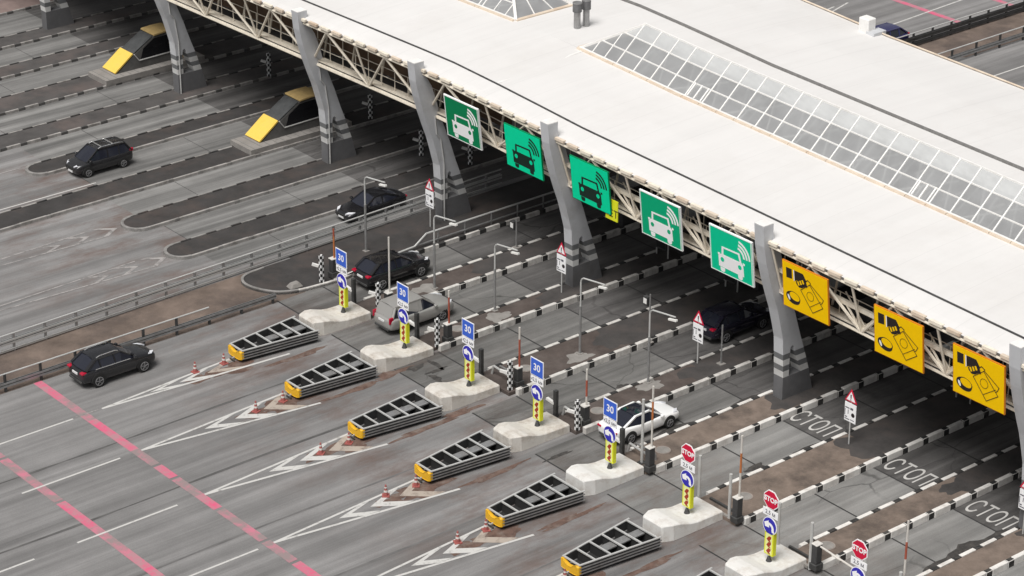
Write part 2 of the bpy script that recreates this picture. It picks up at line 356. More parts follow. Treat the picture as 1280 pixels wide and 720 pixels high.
def tag(o, label, cat, group=None):
    o['label'] = label; o['category'] = cat
    if group: o['group'] = group
    return o
def thing(name, label, cat, loc=(0, 0, 0), rz=0.0, group=None):
    o = bpy.data.objects.new(name, None); COL.objects.link(o); o.empty_display_size = .3
    o.location = loc; o.rotation_euler = (0, 0, rz)
    return tag(o, label, cat, group)
def struct(mb, name, parent=None, **k):
    o = mb.build(name, parent, **k)
    if not parent: o['kind'] = 'structure'
    return o
def dup(root, loc, rz=0.0, label=None):
    r = root.copy(); COL.objects.link(r); r.location = loc; r.rotation_euler = (0, 0, rz)
    if label: r['label'] = label
    for ch in list(root.children):
        c = ch.copy(); COL.objects.link(c); c.parent = r
        for g in list(ch.children):
            d = g.copy(); COL.objects.link(d); d.parent = c
    return r
def text_mesh(body, size, T, m, parent, name='lettering', extrude=.004, squeeze=1.0, bold=0.0):
    cu = bpy.data.curves.new(name, 'FONT'); cu.body = body; cu.size = size; cu.align_x = 'CENTER'; cu.align_y = 'CENTER'
    cu.extrude = extrude; cu.offset = bold; cu.resolution_u = 3
    ob = bpy.data.objects.new('tmp_' + name, cu); COL.objects.link(ob)
    dg = bpy.context.evaluated_depsgraph_get(); me = bpy.data.meshes.new_from_object(ob.evaluated_get(dg))
    bpy.data.objects.remove(ob); bpy.data.curves.remove(cu)
    me.transform(T @ Matrix.Diagonal((squeeze, 1, 1, 1)))
    me.materials.clear(); me.materials.append(m); me.name = name
    o = bpy.data.objects.new(name, me); COL.objects.link(o)
    if parent: o.parent = parent
    return o

# frame whose local x = reader's right (-Y), local y = up, local z = towards the driver (-X); origin at o, leaning out at the top
def face_frame(o, lean=0.0):
    c, s_ = math.cos(lean), math.sin(lean)
    m = Matrix(((0, -s_, -c, o[0]), (-1, 0, 0, o[1]), (0, c, -s_, o[2]), (0, 0, 0, 1)))
    return m

RW = lambda Y: min(1.0, max(0.0, (12.0 - Y) / 12.0))    # the right wing sits a little lower, easing down over 12 m
def dx(Y):      # the canopy is built in two straight wings that meet at a slight angle
    return -0.037 * (math.sqrt((Y - 11) ** 2 + 25) - 5)

# ------------------------------------------------------------------ GROUND
g = MB(); g.sheet([(-600, -600), (700, -600), (700, 700), (-600, 700)], 0, M['road']); struct(g, 'ground', fix=False)

KR = random.Random(21)
# kerb helper: blocks along X, alternating two materials
def kerb_run(mb, x0, x1, y0, y1, z0, z1, ma, mb_, la, lb, phase=0.0, gap=.012):
    x = x0 - phase; k = 0
    while x < x1:
        l = la if k % 2 == 0 else lb
        a, b = max(x, x0), min(x + l, x1)
        j1, j2 = KR.uniform(-.014, .014), KR.uniform(-.012, .012)
        if b - a > .05: mb.box(a, b - gap - KR.uniform(0, .02), y0 + j1, y1 + j1 * .5, z0, z1 + j2, ma if k % 2 == 0 else mb_)
        x += l; k += 1

def blob(mb, cx, cy, rx, ry, z, m, n=26, sd=0, jag=.35):
    rr = random.Random(sd); ph = [rr.uniform(0, 6.28) for _ in range(5)]
    pts = []
    for i in range(n):
        t = 2 * math.pi * i / n
        r = 1 + jag * (.5 * math.sin(3 * t + ph[0]) + .35 * math.sin(5 * t + ph[1]) + .25 * math.sin(8 * t + ph[2]) + .2 * rr.uniform(-1, 1))
        pts.append((cx + rx * r * math.cos(t), cy + ry * r * math.sin(t)))
    mb.sheet(pts, z, m)

ENTRY = [(-9.15, 4.70, 7.05, 'd'), (-9.15, -.85, 1.30, 'd'), (-9.15, -7.70, -4.40, 'd'), (-9.2, -13.3, -10.90, 'm'),
         (-9.2, -18.80, -16.20, 'l'), (-9.25, -25.40, -22.05, 'l'), (-9.3, -30.85, -28.65, 'l'), (-9.3, -36.35, -34.27, 'l')]
noses_y = [5.85 - 5.83 * k for k in range(8)]
for k, (x0, yn, yf, q) in enumerate(ENTRY):
    # the old dirt on the first islands, cleaner brown paving on the last ones
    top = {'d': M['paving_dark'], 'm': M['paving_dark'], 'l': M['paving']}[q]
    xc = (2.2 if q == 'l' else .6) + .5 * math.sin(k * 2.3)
    mb = MB(); mb.box(x0 + .02, xc, yn + .24, yf - .24, -.02, .2, top); mb.box(xc + .004, 36, yn + .24, yf - .24, -.02, .2, M['paving_shade'])
    blob(mb, xc - .3, (yn + yf) / 2, 1.3, (yf - yn) / 2 - .4, .204, M['paving_shade'], sd=k + 40)  # ragged front edge of the painted canopy shade
    isl = struct(mb, 'traffic_island')
    kb = MB(); kerb_run(kb, x0 + .45, 36, yn - .04, yn + .215, -.02, .37, M['kerb_w2'] if k > 3 else M['kerb_w'], M['kerb_k'], 1.12, .46, phase=.4 * (k % 3))
    kb.build('kerb', isl, bevel=.02)
    kf = MB(); kerb_run(kf, x0 + 1.0, 36, yf - .22, yf, -.02, .225, M['kerb_w2'] if k > 3 else M['kerb_w'], M['kerb_k'], 1.05, .5, phase=.3 * (k % 4))
    kf.build('kerb', isl)
# lane surfaces of lighter concrete between the entry islands
lanes = [(ENTRY[i + 1][2], ENTRY[i][1]) for i in range(7)] + [(7.05, 10.3), (-40, -36.4)]
sl_mb = MB(); jt = MB()
for i, (a, b) in enumerate(lanes):
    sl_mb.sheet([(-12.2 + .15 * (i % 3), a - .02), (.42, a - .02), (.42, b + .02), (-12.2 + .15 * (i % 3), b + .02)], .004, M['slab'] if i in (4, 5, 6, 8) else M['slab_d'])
    sl_mb.sheet([(.42, a - .02), (36, a - .02), (36, b + .02), (.42, b + .02)], .004, M['lane_shade'])
    for xj in (-12.2 + .15 * (i % 3), -8.85, -4.1 + .2 * (i % 2), .4, 5.2, 10):
        jt.sheet([(xj - .05, a), (xj + .05, a), (xj + .07, b), (xj - .03, b)], .008, M['joint'])
struct(sl_mb, 'lane_slab', fix=False)
# sealed patches running along the far kerbs and across the slabs
tp = MB(); rr = random.Random(3)
def tar_edge(x0, x1, y, wmax, sd, sgn):
    r_ = random.Random(sd); n = int((x1 - x0) / .35); a = []; b = []
    for i in range(n + 1):
        x = x0 + (x1 - x0) * i / n; e = math.sin(math.pi * i / n) ** .6
        a.append((x, y)); b.append((x, y + sgn * (.04 + wmax * e * (.45 + .55 * abs(math.sin(i * .37 + sd)) * r_.uniform(.5, 1)))))
    tp.sheet(a + b[::-1], .012, M['tar'])
tar_edge(-5.5, 1.5, -34.25, .9, 1, 1); tar_edge(-7.5, -2, -16.18, .65, 2, 1); tar_edge(-3.9, 4, -16.18, .5, 3, 1); tar_edge(-8.2, 0, -4.38, .45, 4, 1)
tar_edge(-6.5, 2, 1.32, .4, 5, 1); tar_edge(-8.5, -1, 7.06, .45, 6, 1); tar_edge(-3.8, 3, -22.03, .4, 8, 1); tar_edge(-9, -5, -10.88, .4, 9, 1)
for i, (x, y, a, b) in enumerate([(-4.3, -21.6, .6, .3), (-11.0, -1.6, .55, .28), (-10.3, -2.6, .7, .16), (-10.9, -3.3, .22, .5), (-9.9, -2.0, .16, .75),
                                  (-11.4, -14.2, .9, .14), (-12.0, -32.6, 1.8, .5), (-3.6, -10.5, .4, .25)]):
    blob(tp, x, y, a, b, .013, M['tar'], sd=i)
struct(tp, 'tar_patches', fix=False)
struct(jt, 'lane_joints', fix=False)

# exit-side islands: (nose X or None, near Y, far Y, top)
def rounded(x0, x1, yn, yf, ins=0.0, n=10):
    c = (yn + yf) / 2; h = (yf - yn) / 2 - ins; pts = [(x1, c - h), (x1, c + h)]
    for i in range(n + 1):
        t = math.pi / 2 + math.pi * i / n
        pts.append((x0 + h + ins + h * math.cos(t), c + h * math.sin(t)))
    return pts
EXIT = [(-13.7, 18.35, 20.60, 'strip'), (-13.5, 23.50, 25.80, 'strip'), (None, 28.95, 31.30, 'strip'), (-13.7, 34.95, 36.95, 'strip'),
        (None, 40.35, 42.60, 'strip_l'), (None, 45.95, 48.70, 'strip_l'), (None, 51.90, 54.0, 'strip_l'), (None, 57.25, 59.35, 'strip_l'), (None, 63.75, 70.0, 'pinkpave')]
ex_j = MB(); ex_s = MB()
for k, (x0, yn, yf, t) in enumerate(EXIT):
    xs = x0 if x0 is not None else -70
    mb = MB()
    if x0 is not None: mb.prism(rounded(xs, 40, yn, yf, .20), -.02, .17, M[t])
    else: mb.box(xs, 40, yn + .2, yf - .2, -.02, .17, M[t])
    isl = struct(mb, 'traffic_island')
    kb = MB(); st = xs + (yf - yn) / 2 if x0 is not None else xs
    kerb_run(kb, st, 40, yn, yn + .16, -.02, .19, M['kerb_e'], M['kerb_d'] if k > 3 else M['kerb_g'], 1.05 if k > 3 else 1.9, .5 if k > 3 else .35)
    if x0 is not None:
        o = rounded(xs, 40, yn, yf, 0.0, 12)[2:]; i_ = rounded(xs, 40, yn, yf, .2, 12)[2:]
        for a, b, c, d in zip(o[:-1], o[1:], i_[1:], i_[:-1]):
            kb.hexa([(*a, -.02), (*b, -.02), (*c, -.02), (*d, -.02)], [(*a, .19), (*b, .19), (*c, .19), (*d, .19)], M['kerb_g'])
    kb.build('kerb', isl)
    kf = MB(); kerb_run(kf, st, 40, yf - .13, yf, -.02, .185, M['kerb_e'] if k > 1 else M['kerb_g'], M['kerb_k'] if k > 1 else M['strip'], 1.1, .75, phase=.5)
    kf.build('kerb', isl)
exl = [(15.6, 18.3), (20.65, 23.45), (25.85, 28.9), (31.35, 34.9), (37.0, 40.3), (42.65, 45.9), (48.75, 51.85), (54.05, 57.2), (59.4, 63.7)]
for i, (a, b) in enumerate(exl):
    xs = -11.8 + .5 * (i % 2)
    ex_s.sheet([(xs, a), (2.25, a), (2.25, b), (xs, b)], .004, M['exit_slab']); ex_s.sheet([(2.25, a), (40, a), (40, b), (2.25, b)], .004, M['lane_shade'])  # inner part of each exit lane has the canopy shade painted in
    for xj in ((xs, -2.4) if i % 2 else (-7.0,)): ex_j.sheet([(xj - .02, a), (xj + .02, a), (xj + .03, b), (xj - .01, b)], .008, M['joint'])
struct(ex_s, 'exit_lane_slab', fix=False); struct(ex_j, 'exit_lane_joints', fix=False)

# soil median between the two guard rails, and the paved tip with its curved kerb
mb = MB(); mb.sheet([(-120, 10.1), (-13, 10.1), (-10, 10.2), (-9, 14.6), (-30, 14.4), (-120, 14.2)], .006, M['soil'])
mb.sheet([(50, 12.2), (200, 12.2), (200, 16.2), (44, 16.2)], .006, M['soil'])
mb.sheet([(-8, 10.2), (30, 10.2), (30, 15), (-8, 15)], .006, M['strip'])
struct(mb, 'median_soil', fix=False)
def smooth_curve(pts, n=6):
    out = []
    for i in range(len(pts) - 1):
        p0 = pts[max(i - 1, 0)]; p1 = pts[i]; p2 = pts[i + 1]; p3 = pts[min(i + 2, len(pts) - 1)]
        for j in range(n):
            t = j / n
            out.append(tuple(.5 * (2 * p1[a] + (p2[a] - p0[a]) * t + (2 * p0[a] - 5 * p1[a] + 4 * p2[a] - p3[a]) * t * t + (3 * p1[a] - p0[a] - 3 * p2[a] + p3[a]) * t ** 3) for a in (0, 1)))
    out.append(pts[-1]); return out
nose = smooth_curve([(-10.2, 14.35), (-11.7, 14.15), (-12.35, 13.4), (-12.3, 12.3), (-11.6, 11.0), (-10.4, 10.35), (-8.9, 10.12), (-7.2, 10.05), (-6.0, 10.3), (-4.5, 10.3), (36, 10.3)])
mb = MB(); mb.prism(nose + [(36, 14.5)], -.02, .14, M['strip']); isl = struct(mb, 'median_island')
kb = MB()
for q, (a, b) in enumerate(zip(nose[:-1], nose[1:])):
    d = Vector((b[0] - a[0], b[1] - a[1])); nn = Vector((d.y, -d.x)).normalized() * .16
    if d.length > 3: continue
    A = [(a[0], a[1]), (b[0], b[1]), (b[0] - nn.x, b[1] - nn.y), (a[0] - nn.x, a[1] - nn.y)]
    kb.hexa([(*p, -.02) for p in A], [(*p, .2) for p in A], M['kerb_g'] if q < 30 else M['kerb_w'])
kerb_run(kb, -4.4, 30, 10.14, 10.30, -.02, .26, M['kerb_w'], M['kerb_k'], 1.1, .5)
kb.build('kerb', isl)

# ------------------------------------------------------------------ ROAD PAINT
mk = MB(); mo = MB(); pk = MB()
def line(mb, a, b, w_, z=.014, m=None):
    a = Vector(a); b = Vector(b); d = (b - a); nn = Vector((-d.y, d.x)).normalized() * w_ / 2
    n = max(1, int(d.length / 3))
    for i in range(n):
        p = a + d * i / n; q = a + d * (i + 1) / n
        mb.quad((p.x - nn.x, p.y - nn.y, z), (q.x - nn.x, q.y - nn.y, z), (q.x + nn.x, q.y + nn.y, z), (p.x + nn.x, p.y + nn.y, z), m)
P = M['paint']; PO = M['paint_old']
GY = [5.22, -.03, -5.97, -12.05, -17.9, -23.75, -29.6, -35.4]
gd = MB(); sm = MB()
for k in range(8):
    ya = GY[k]; xa = -27.0 if k == 0 else -27.85; lo = -1.0 if k == 0 else -1.62
    ynr, yfr = ya + lo, ya + .58
    xe, xl = -18.35, (-15.4 if k == 0 else -17.5)
    line(mk, (xa, ya), (xe, yfr), .15, m=P); line(mk, (xa, ya), (xl, ynr), .16, z=.0152, m=P)
    for j, xt in enumerate((-24.0, -22.1, -20.3)):
        def yu(x): return ya + (yfr - ya) * (x - xa) / (xe - xa) - .07
        def yl(x): return ya + lo * (x - xa) / (xl - xa) + .08
        mid = ya + .30 * (yl(xt) - ya) + .2 * (yu(xt) - ya); wd = .62
        mm = (P, P, M['paint_dust'])[j]
        mk.sheet([(xt, mid), (xt + 1.15, yl(xt + 1.15)), (xt + 1.15 + wd * 1.5, yl(xt + 1.8)), (xt + wd * 1.25, mid)], .0130, mm)
        mk.sheet([(xt, mid), (xt + wd * 1.25, mid), (xt + 1.55 + wd, yu(xt + 1.8)), (xt + 1.45, yu(xt + 1.45))], .0134, mm)
    # reddish dirt washed up around the nose of each crash cushion
    blob(gd, -18.9, ya - .45, 1.5, .62, .0100, M['gore_dirt'], sd=70 + k, jag=.45)
    blob(gd, -20.9, ya - .35, .9, .42, .0104, M['gore_dirt'], sd=90 + k, jag=.5)
    blob(gd, -15.2, ya - 1.55, 2.0, .22, .0108, M['gore_dirt'], sd=110 + k, jag=.4)
    if k in (1, 2): blob(gd, -12.4, ya - 1.3, 1.3, .3, .0106, M['gore_dirt'], sd=130 + k, jag=.5)
    # construction seam in the asphalt along each lane
    r_ = random.Random(k + 11); ys_ = ya + 1.55 + .2 * math.sin(k * 3); n = 26; a_ = []; b_ = []
    for q in range(n + 1):
        x = -58 + q * (43.0 / n); w_ = .05 + .09 * r_.random(); o_ = .05 * math.sin(q * .6 + k)
        a_.append((x, ys_ + o_ - w_)); b_.append((x, ys_ + o_ + w_ * .6))
    if k not in (0,): sm.sheet(a_ + b_[::-1], .0060, M['seam'] if k in (1, 2) else M['seam_l'])
    # lane dashes further out
    for (a, b) in ((-34.6, -28.8), (-42.8, -37.0), (-51, -45.2)):
        s_ = -.35 * (k % 3)
        line(mk, (a + s_, ya - .02), (b + s_, ya - .02), .13, m=P)
line(mk, (-28.6, 5.3), (-27.2, 5.25), .1, m=PO)
for (yc, x0) in ((19.3, -14.2), (24.85, -14.0)):
    line(mo, (-36, yc + .1), (-15.5, yc + .85), .12, m=PO); line(mo, (-26, yc), (-15.0, yc - .5), .12, z=.0152, m=PO)
    for j, xt in enumerate((-18.6, -16.6, -14.6)):
        wd = .45; yq = yc + .15
        mo.sheet([(xt + .9, yq), (xt - .2, yq - .5 - .1 * j), (xt - .2 - wd, yq - .5 - .1 * j), (xt + .9 - wd, yq)], .013, PO)
        mo.sheet([(xt + .9, yq), (xt + .9 - wd, yq), (xt - wd - .1, yq + .5 + .1 * j), (xt - .1, yq + .5 + .1 * j)], .0135, PO)
for y in (31.55, 37.3, 43.0, 49.0):
    pass
line(mo, (-40, 37.25), (-13.5, 37.15), .1, m=PO); line(mo, (-40, 32.1), (-11, 31.95), .12, m=P)
# the far side beyond the canopy
for a, b in (((44, 24.9), (50.5, 25.9)), ((44, 23.6), (52, 25.9)), ((50, 20.3), (60, 20.9)), ((45, 8.4), (90, 8.4))):
    line(mk, a, b, .14, z=.014 + .0006 * (a[1] > 24), m=P)
struct(gd, 'road_dirt', fix=False); struct(sm, 'asphalt_seams', fix=False)
struct(mk, 'lane_markings', fix=False); struct(mo, 'faded_lane_markings', fix=False)
for x, w_ in ((-28.1, .52), (-33.9, .52)):
    y = -60.0
    r_ = random.Random(int(-x))
    while y < 10.0:
        l = r_.uniform(1.2, 3.4); line(pk, (x, y), (x, min(y + l, 10.1)), w_, .011, r_.choice((M['pink'], M['pink_f']))); y += l + r_.choice((0, 0, 0, .2))
for x in (55.3, 61.3):
    line(pk, (x, 17.6), (x, 60), .5, .011, M['pink'])
struct(pk, 'pink_stop_lines', fix=False)
for y in (-20.15, -26.95, -32.5):
    T = Matrix(((0, 1, 0, 1.4), (-1, 0, 0, y), (0, 0, 1, .02), (0, 0, 0, 1)))
    T = T @ Matrix.Diagonal((.86, 1.75, 1, 1))
    o = text_mesh('СТОП', 1.15, T, M['paint'], None, 'stop_lettering', .002); o['kind'] = 'structure'

# ------------------------------------------------------------------ CANOPY (one building, its parts below it)
can = thing('toll_canopy', 'huge white roofed toll plaza canopy on leaning grey columns', 'canopy')
YS = [80, 60, 42, 30, 20, 15, 12, 8, 4, 0, -6, -18, -30, -42, -60, -80]
def roof_ring(Y, prof, r=0.0): return [(x + dx(Y) + .12 * r, Y, z - .45 * r) for x, z in prof]
ROOF = [(.95, 10.50), (1.5, 10.62), (2.6, 10.78), (6, 10.98), (9.8, 11.1), (14.5, 11.1), (18, 11.0), (23, 10.85), (27.9, 10.55)]
UND = [(27.9, 10.40), (18, 10.45), (9.8, 10.45), (2.6, 10.35), (.35, 10.36)]
def roof_strip(ya, yb, prof, mb, m):
    ys = [ya] + [y for y in YS if min(ya, yb) + .01 < y < max(ya, yb) - .01] + [yb]
    ys.sort(reverse=True)
    for a, b in zip(ys[:-1], ys[1:]):
        A = roof_ring(a, prof, RW(a)); B = roof_ring(b, prof, RW(b))
        for i in range(len(prof) - 1): mb.quad(A[i], A[i + 1], B[i + 1], B[i], m)
SKY = [(14.8, 78.0), (-78.0, 8.85)]       # skylight Y ranges
mb = MB()
roof_strip(80, -80, ROOF[:5], mb, M['roof']); roof_strip(80, -80, ROOF[5:], mb, M['roof'])
for a, b in ((80, 78), (14.8, 8.85), (-78, -80)): roof_strip(a, b, ROOF[4:6], mb, M['roof'])
rf = mb.build('roof', can, fix=False)
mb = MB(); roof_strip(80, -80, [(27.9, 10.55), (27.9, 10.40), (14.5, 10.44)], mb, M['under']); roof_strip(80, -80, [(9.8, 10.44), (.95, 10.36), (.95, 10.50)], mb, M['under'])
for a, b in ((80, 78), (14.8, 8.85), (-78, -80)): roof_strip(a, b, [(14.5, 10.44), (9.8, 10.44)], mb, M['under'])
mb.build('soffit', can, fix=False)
mb = MB()
def along(mb, x, z, r_, m, ya=80, yb=-80, n=6):
    ys = [ya] + [y for y in YS if yb < y < ya] + [yb]
    for a, b in zip(ys[:-1], ys[1:]):
        ra, rb = RW(a), RW(b); mb.rod((x + dx(a) + .12 * ra, a, z - .45 * ra), (x + dx(b) + .12 * rb, b, z - .45 * rb), r_, m, n)
along(mb, 2.62, 10.82, .055, M['steel_d'])
mb.build('roof_cable', can)
mb = MB(); along(mb, 17.75, 11.06, .105, M['gutter']); mb.build('roof_gutter', can)
mb = MB(); along(mb, 27.85, 10.66, .05, M['orange_trim']); along(mb, 28.1, 10.5, .05, M['orange_trim']); mb.build('roof_edge_rail', can)
mb = MB(); mb.quad((2.7, 8.0, 10.80 - .15), (9.7, 8.3, 11.10 - .12), (9.7, 8.5, 11.10 - .12), (2.7, 8.2, 10.80 - .15), M['white_steel']); mb.build('roof_seam', can, fix=False)
# roof edge ends of the profiled sheeting
mb = MB(); y = 75.0; r_ = random.Random(5)
while y > -60:
    r = RW(y); mb.box(.82 + .12 * r + dx(y), 1.02 + .12 * r + dx(y), y - 1.0, y - .12, 10.40 - .45 * r, 10.56 - .45 * r, M['cream'] if int(y) % 3 else M['orange_trim']); y -= 1.18
mb.build('roof_edge_cap', can)

# skylights
def skylight(ya, yb, hip_hi, hip_lo):
    fr = MB(); gl = MB(); tr = MB(); ridge_x, zr, zb = 12.15, 13.15, 11.1
    x0, x1 = 9.8, 14.5
    hi = yb; lo = ya
    rhi, rlo = hi - hip_hi, lo + hip_lo
    def W(x, y, z): return (x + dx(y) + .30 * RW(y), y, z - .45 * RW(y))
    ys = []; y = rhi
    while y > rlo: ys.append(y); y -= 1.52
    ys.append(rlo)
    for xs in (x0, x1):
        seg = [hi] + ys + [lo]
        for a, b in zip(seg[:-1], seg[1:]):
            if abs(a - b) < .02: continue
            ra, rb = min(max(a, rlo), rhi), min(max(b, rlo), rhi)
            def Lp(y0_, y1_, f): return W(xs + (ridge_x - xs) * f, y0_ + (y1_ - y0_) * f, zb + (zr - zb) * f)
            for f0, f1, gm in ((0, 1 / 3., M['skyglass']), (1 / 3., 2 / 3., M['skyglass']), (2 / 3., 1, M['skyglass_lit'])):
                gl.quad(Lp(a, ra, f0), Lp(b, rb, f0), Lp(b, rb, f1), Lp(a, ra, f1), gm)
            fr.beam(W(xs, a, zb + .04), W(xs, b, zb + .04), .16, .14, M['white_steel'])
        for y in ys: fr.beam(W(xs, y, zb), W(ridge_x, y, zr), .085, .085, M['white_steel'])
        for f in (1 / 3., 2 / 3.):
            xx = xs + (ridge_x - xs) * f; zz = zb + (zr - zb) * f
            seg2 = [hi + (rhi - hi) * f] + ys[1:-1] + [lo + (rlo - lo) * f]
            for a, b in zip(seg2[:-1], seg2[1:]): fr.beam(W(xx, a, zz), W(xx, b, zz), .07, .07, M['white_steel'])
        # bars of the hipped end that meet the hip rafter
        for q in (1, 2):
            for e, rr_ in ((hi, rhi), (lo, rlo)):
                yy = e + (rr_ - e) * q / 3.; f = q / 3.
                fr.beam(W(xs, yy, zb), W(xs + (ridge_x - xs) * f, yy, zb + (zr - zb) * f), .07, .07, M['white_steel'])
    for a, b in zip(ys[:-1], ys[1:]): fr.beam(W(ridge_x, a, zr), W(ridge_x, b, zr), .10, .10, M['white_steel'])
    for e, rr_ in ((hi, rhi), (lo, rlo)):
        gl.add([W(x0, e, zb), W(x1, e, zb), W(ridge_x, rr_, zr)], [(0, 1, 2)], M['skyglass'])
        for xs in (x0, x1): fr.beam(W(xs, e, zb), W(ridge_x, rr_, zr), .18, .14, M['white_steel'])
        for q in (1, 2):
            xm = x0 + (x1 - x0) * q / 3.; fr.beam(W(xm, e, zb), W(ridge_x, rr_, zr), .07, .07, M['white_steel'])
        fr.beam(W(x0, e, zb), W(x1, e, zb), .3, .16, M['orange_trim'])
    # one opened vent pane with its white frame in some bays
    for j in (4, 16):
        if j + 1 < len(ys):
            a, b = ys[j], ys[j + 1]
            for t in (.12, .5, .88):
                yy = a + (b - a) * t; fr.beam(W(x0 + .08, yy, zb + .12), W(x0 + (ridge_x - x0) / 3, yy, zb + (zr - zb) / 3 + .05), .10, .08, M['white_steel'])
    cu = MB()
    for a, b in zip(([hi] + ys + [lo])[:-1], ([hi] + ys + [lo])[1:]):
        if abs(a - b) < .02: continue
        cu.hexa([W(x0 - .28, a, 10.9), W(x0 - .28, b + .04, 10.9), W(x0 - .02, b + .04, 10.9), W(x0 - .02, a, 10.9)], [W(x0 - .24, a, 11.2), W(x0 - .24, b + .04, 11.2), W(x0 - .02, b + .04, 11.2), W(x0 - .02, a, 11.2)], M['orange_trim'])
    # steel seen through the panes
    y = rhi - .6; k = 0
    while y > rlo:
        tr.rod(W(x0 + .2, y, 10.3), W(x1 - .2, y - (2.2 if k % 2 else -2.0), 10.6), .07, M['white_steel'], 5)
        tr.rod(W(x0 + .6, y + .4, 9.3), W(ridge_x + .4, y - .8, 12.2), .05, M['galv_l'], 5)
        tr.rod(W(ridge_x + 1.6, y, 11.7), W(ridge_x - .5, y - 1.3, 10.2), .05, M['white_steel'], 5)
        if k % 2: tr.box(x0 + .7 + dx(y), x1 - .5 + dx(y), y - .5, y + .35, 9.0, 9.3, M['galv'])
        y -= 2.35; k += 1
    s_ = fr.build('skylight', can); gl.build('glass', s_, fix=False); cu.build('skylight_curb', s_); tr.build('roof_steelwork', s_)
skylight(14.8, 78.0, 3.3, 3.3); skylight(-78.0, 8.85, 3.3, 3.3)
# ventilation pipes and a white unit on the roof
for x, y, h in ((11.9, 11.45, 1.6), (12.6, 11.4, 1.65)):
    mb = MB(); mb.rod((x, y, 11.05), (x, y, 11.1 + h * .72), .21, M['galv'], 14); mb.rod((x, y, 11.1 + h * .66), (x, y, 11.1 + h), .29, M['vent_cap'], 14)
    mb.rod((x, y, 11.1 + h), (x, y, 11.1 + h + .06), .30, M['galv'], 14)
    mb.build('roof_vent', can)
mb = MB(); mb.box(27.0, 27.7, 1.0, 1.85, 10.0, 11.1, M['white_steel']); mb.build('roof_unit', can, bevel=.05)

# front truss
T_ = []      # panel points (Y) of the top chord; bottom points half way
right = [3.3 - 5.95 * k for k in range(15)]; left = [10.9 + 5.8 * k for k in range(12)]
def FX(Y, z): return 1.0 + .12 * RW(Y) + (10.25 - .4 * RW(Y) - z) * .33 + dx(Y)       # the truss plane leans back
tr = MB()
ZT = lambda Y: 10.22 - .42 * RW(Y)
ZB = lambda Y: 7.2 - .35 * RW(Y)
def pt(Y, top): z = ZT(Y) if top else ZB(Y); return (FX(Y, z), Y, z)
nodes = sorted(left, reverse=True) + right
for a, b in zip(nodes[:-1], nodes[1:]):
    m_ = (a + b) / 2
    tr.rod(pt(a, 1), pt(m_, 0), .085, M['cream'], 6); tr.rod(pt(b, 1), pt(m_, 0), .085, M['cream'], 6); tr.rod(pt(m_, 1), pt(m_, 0), .07, M['cream'], 6)
    tr.rod(pt(a, 1), pt(m_, 1), .10, M['cream'], 6); tr.rod(pt(m_, 1), pt(b, 1), .10, M['cream'], 6)
    tr.rod(pt(a, 0), pt(m_, 0), .12, M['cream'], 6); tr.rod(pt(m_, 0), pt(b, 0), .12, M['cream'], 6)
# second chord, cross members and mid beam
for a, b in zip(YS[:-1], YS[1:]):
    for x, z, zd, r_ in ((2.85, 7.2, .35, .11), (3.5, 10.1, .45, .10)):
        tr.rod((x + dx(a), a, z - zd * RW(a)), (x + dx(b), b, z - zd * RW(b)), r_, M['cream'], 6)
    tr.beam((2.3 + dx(a), a, 7.46 - .35 * RW(a)), (2.3 + dx(b), b, 7.46 - .35 * RW(b)), .55, .10, M['cream'])
for seq in (left, right):
    for y in seq:
        for yy in (y, y - 2.95):
            zt, zb = ZT(yy), ZB(yy)
            tr.rod((FX(yy, zb), yy, zb), (2.85 + dx(yy), yy, zb), .06, M['cream'], 5); tr.rod((FX(yy, zt), yy, zt), (3.5 + dx(yy), yy, zt), .06, M['cream'], 5)
            tr.rod((2.85 + dx(yy), yy, zb), (3.5 + dx(yy), yy, zt), .07, M['cream'], 5)
for k in range(14):
    a, b = right[k], right[k + 1]; m_ = (a + b) / 2
    tr.beam((1.95 + dx(a), a, 8.2), (1.95 + dx(b), b, 8.2), .20, .22, M['cream'])
    for s_ in (-1, 1):
        tr.rod((FX(m_, 6.9), m_, 6.9), (1.95 + dx(m_), m_ + s_ * 1.05, 8.15), .06, M['cream'], 5)
        tr.rod((2.3 + dx(m_), m_, 7.15), (2.35 + dx(m_), m_ + s_ * 1.5, 8.55), .045, M['cream'], 5)
tr.build('truss', can)
# walkway railing behind the truss
rl = MB()
for a, b in zip(YS[:-1], YS[1:]):
    for z in (8.15, 8.75): rl.rod((2.3 + dx(a), a, z - .35 * RW(a)), (2.3 + dx(b), b, z - .35 * RW(b)), .028, M['cream'], 5)
    rl.rod((3.3 + dx(a), a, 9.4), (3.3 + dx(b), b, 9.4), .03, M['cream'], 5)
y = 72.0
while y > -48:
    rl.rod((2.3 + dx(y), y, 7.4 - .35 * RW(y)), (2.3 + dx(y), y, 8.75 - .35 * RW(y)), .028, M['cream'], 5)
    if int(y * 3) % 2: rl.rod((3.3 + dx(y), y, 7.3), (3.3 + dx(y), y, 9.7), .03, M['cream'], 5)
    y -= 1.3
rl.build('walkway_railing', can)
wk = MB()
for a, b in zip(YS[:-1], YS[1:]):
    x0, x1 = 2.05, 3.5; qa, qb = .35 * RW(a), .35 * RW(b)
    wk.hexa([(x0 + dx(a), a, 7.3 - qa), (x0 + dx(b), b, 7.3 - qb), (x1 + dx(b), b, 7.3 - qb), (x1 + dx(a), a, 7.3 - qa)], [(x0 + dx(a), a, 7.39 - qa), (x0 + dx(b), b, 7.39 - qb), (x1 + dx(b), b, 7.39 - qb), (x1 + dx(a), a, 7.39 - qa)], M['steel_d'])
wk.build('walkway', can)
bp_ = MB()
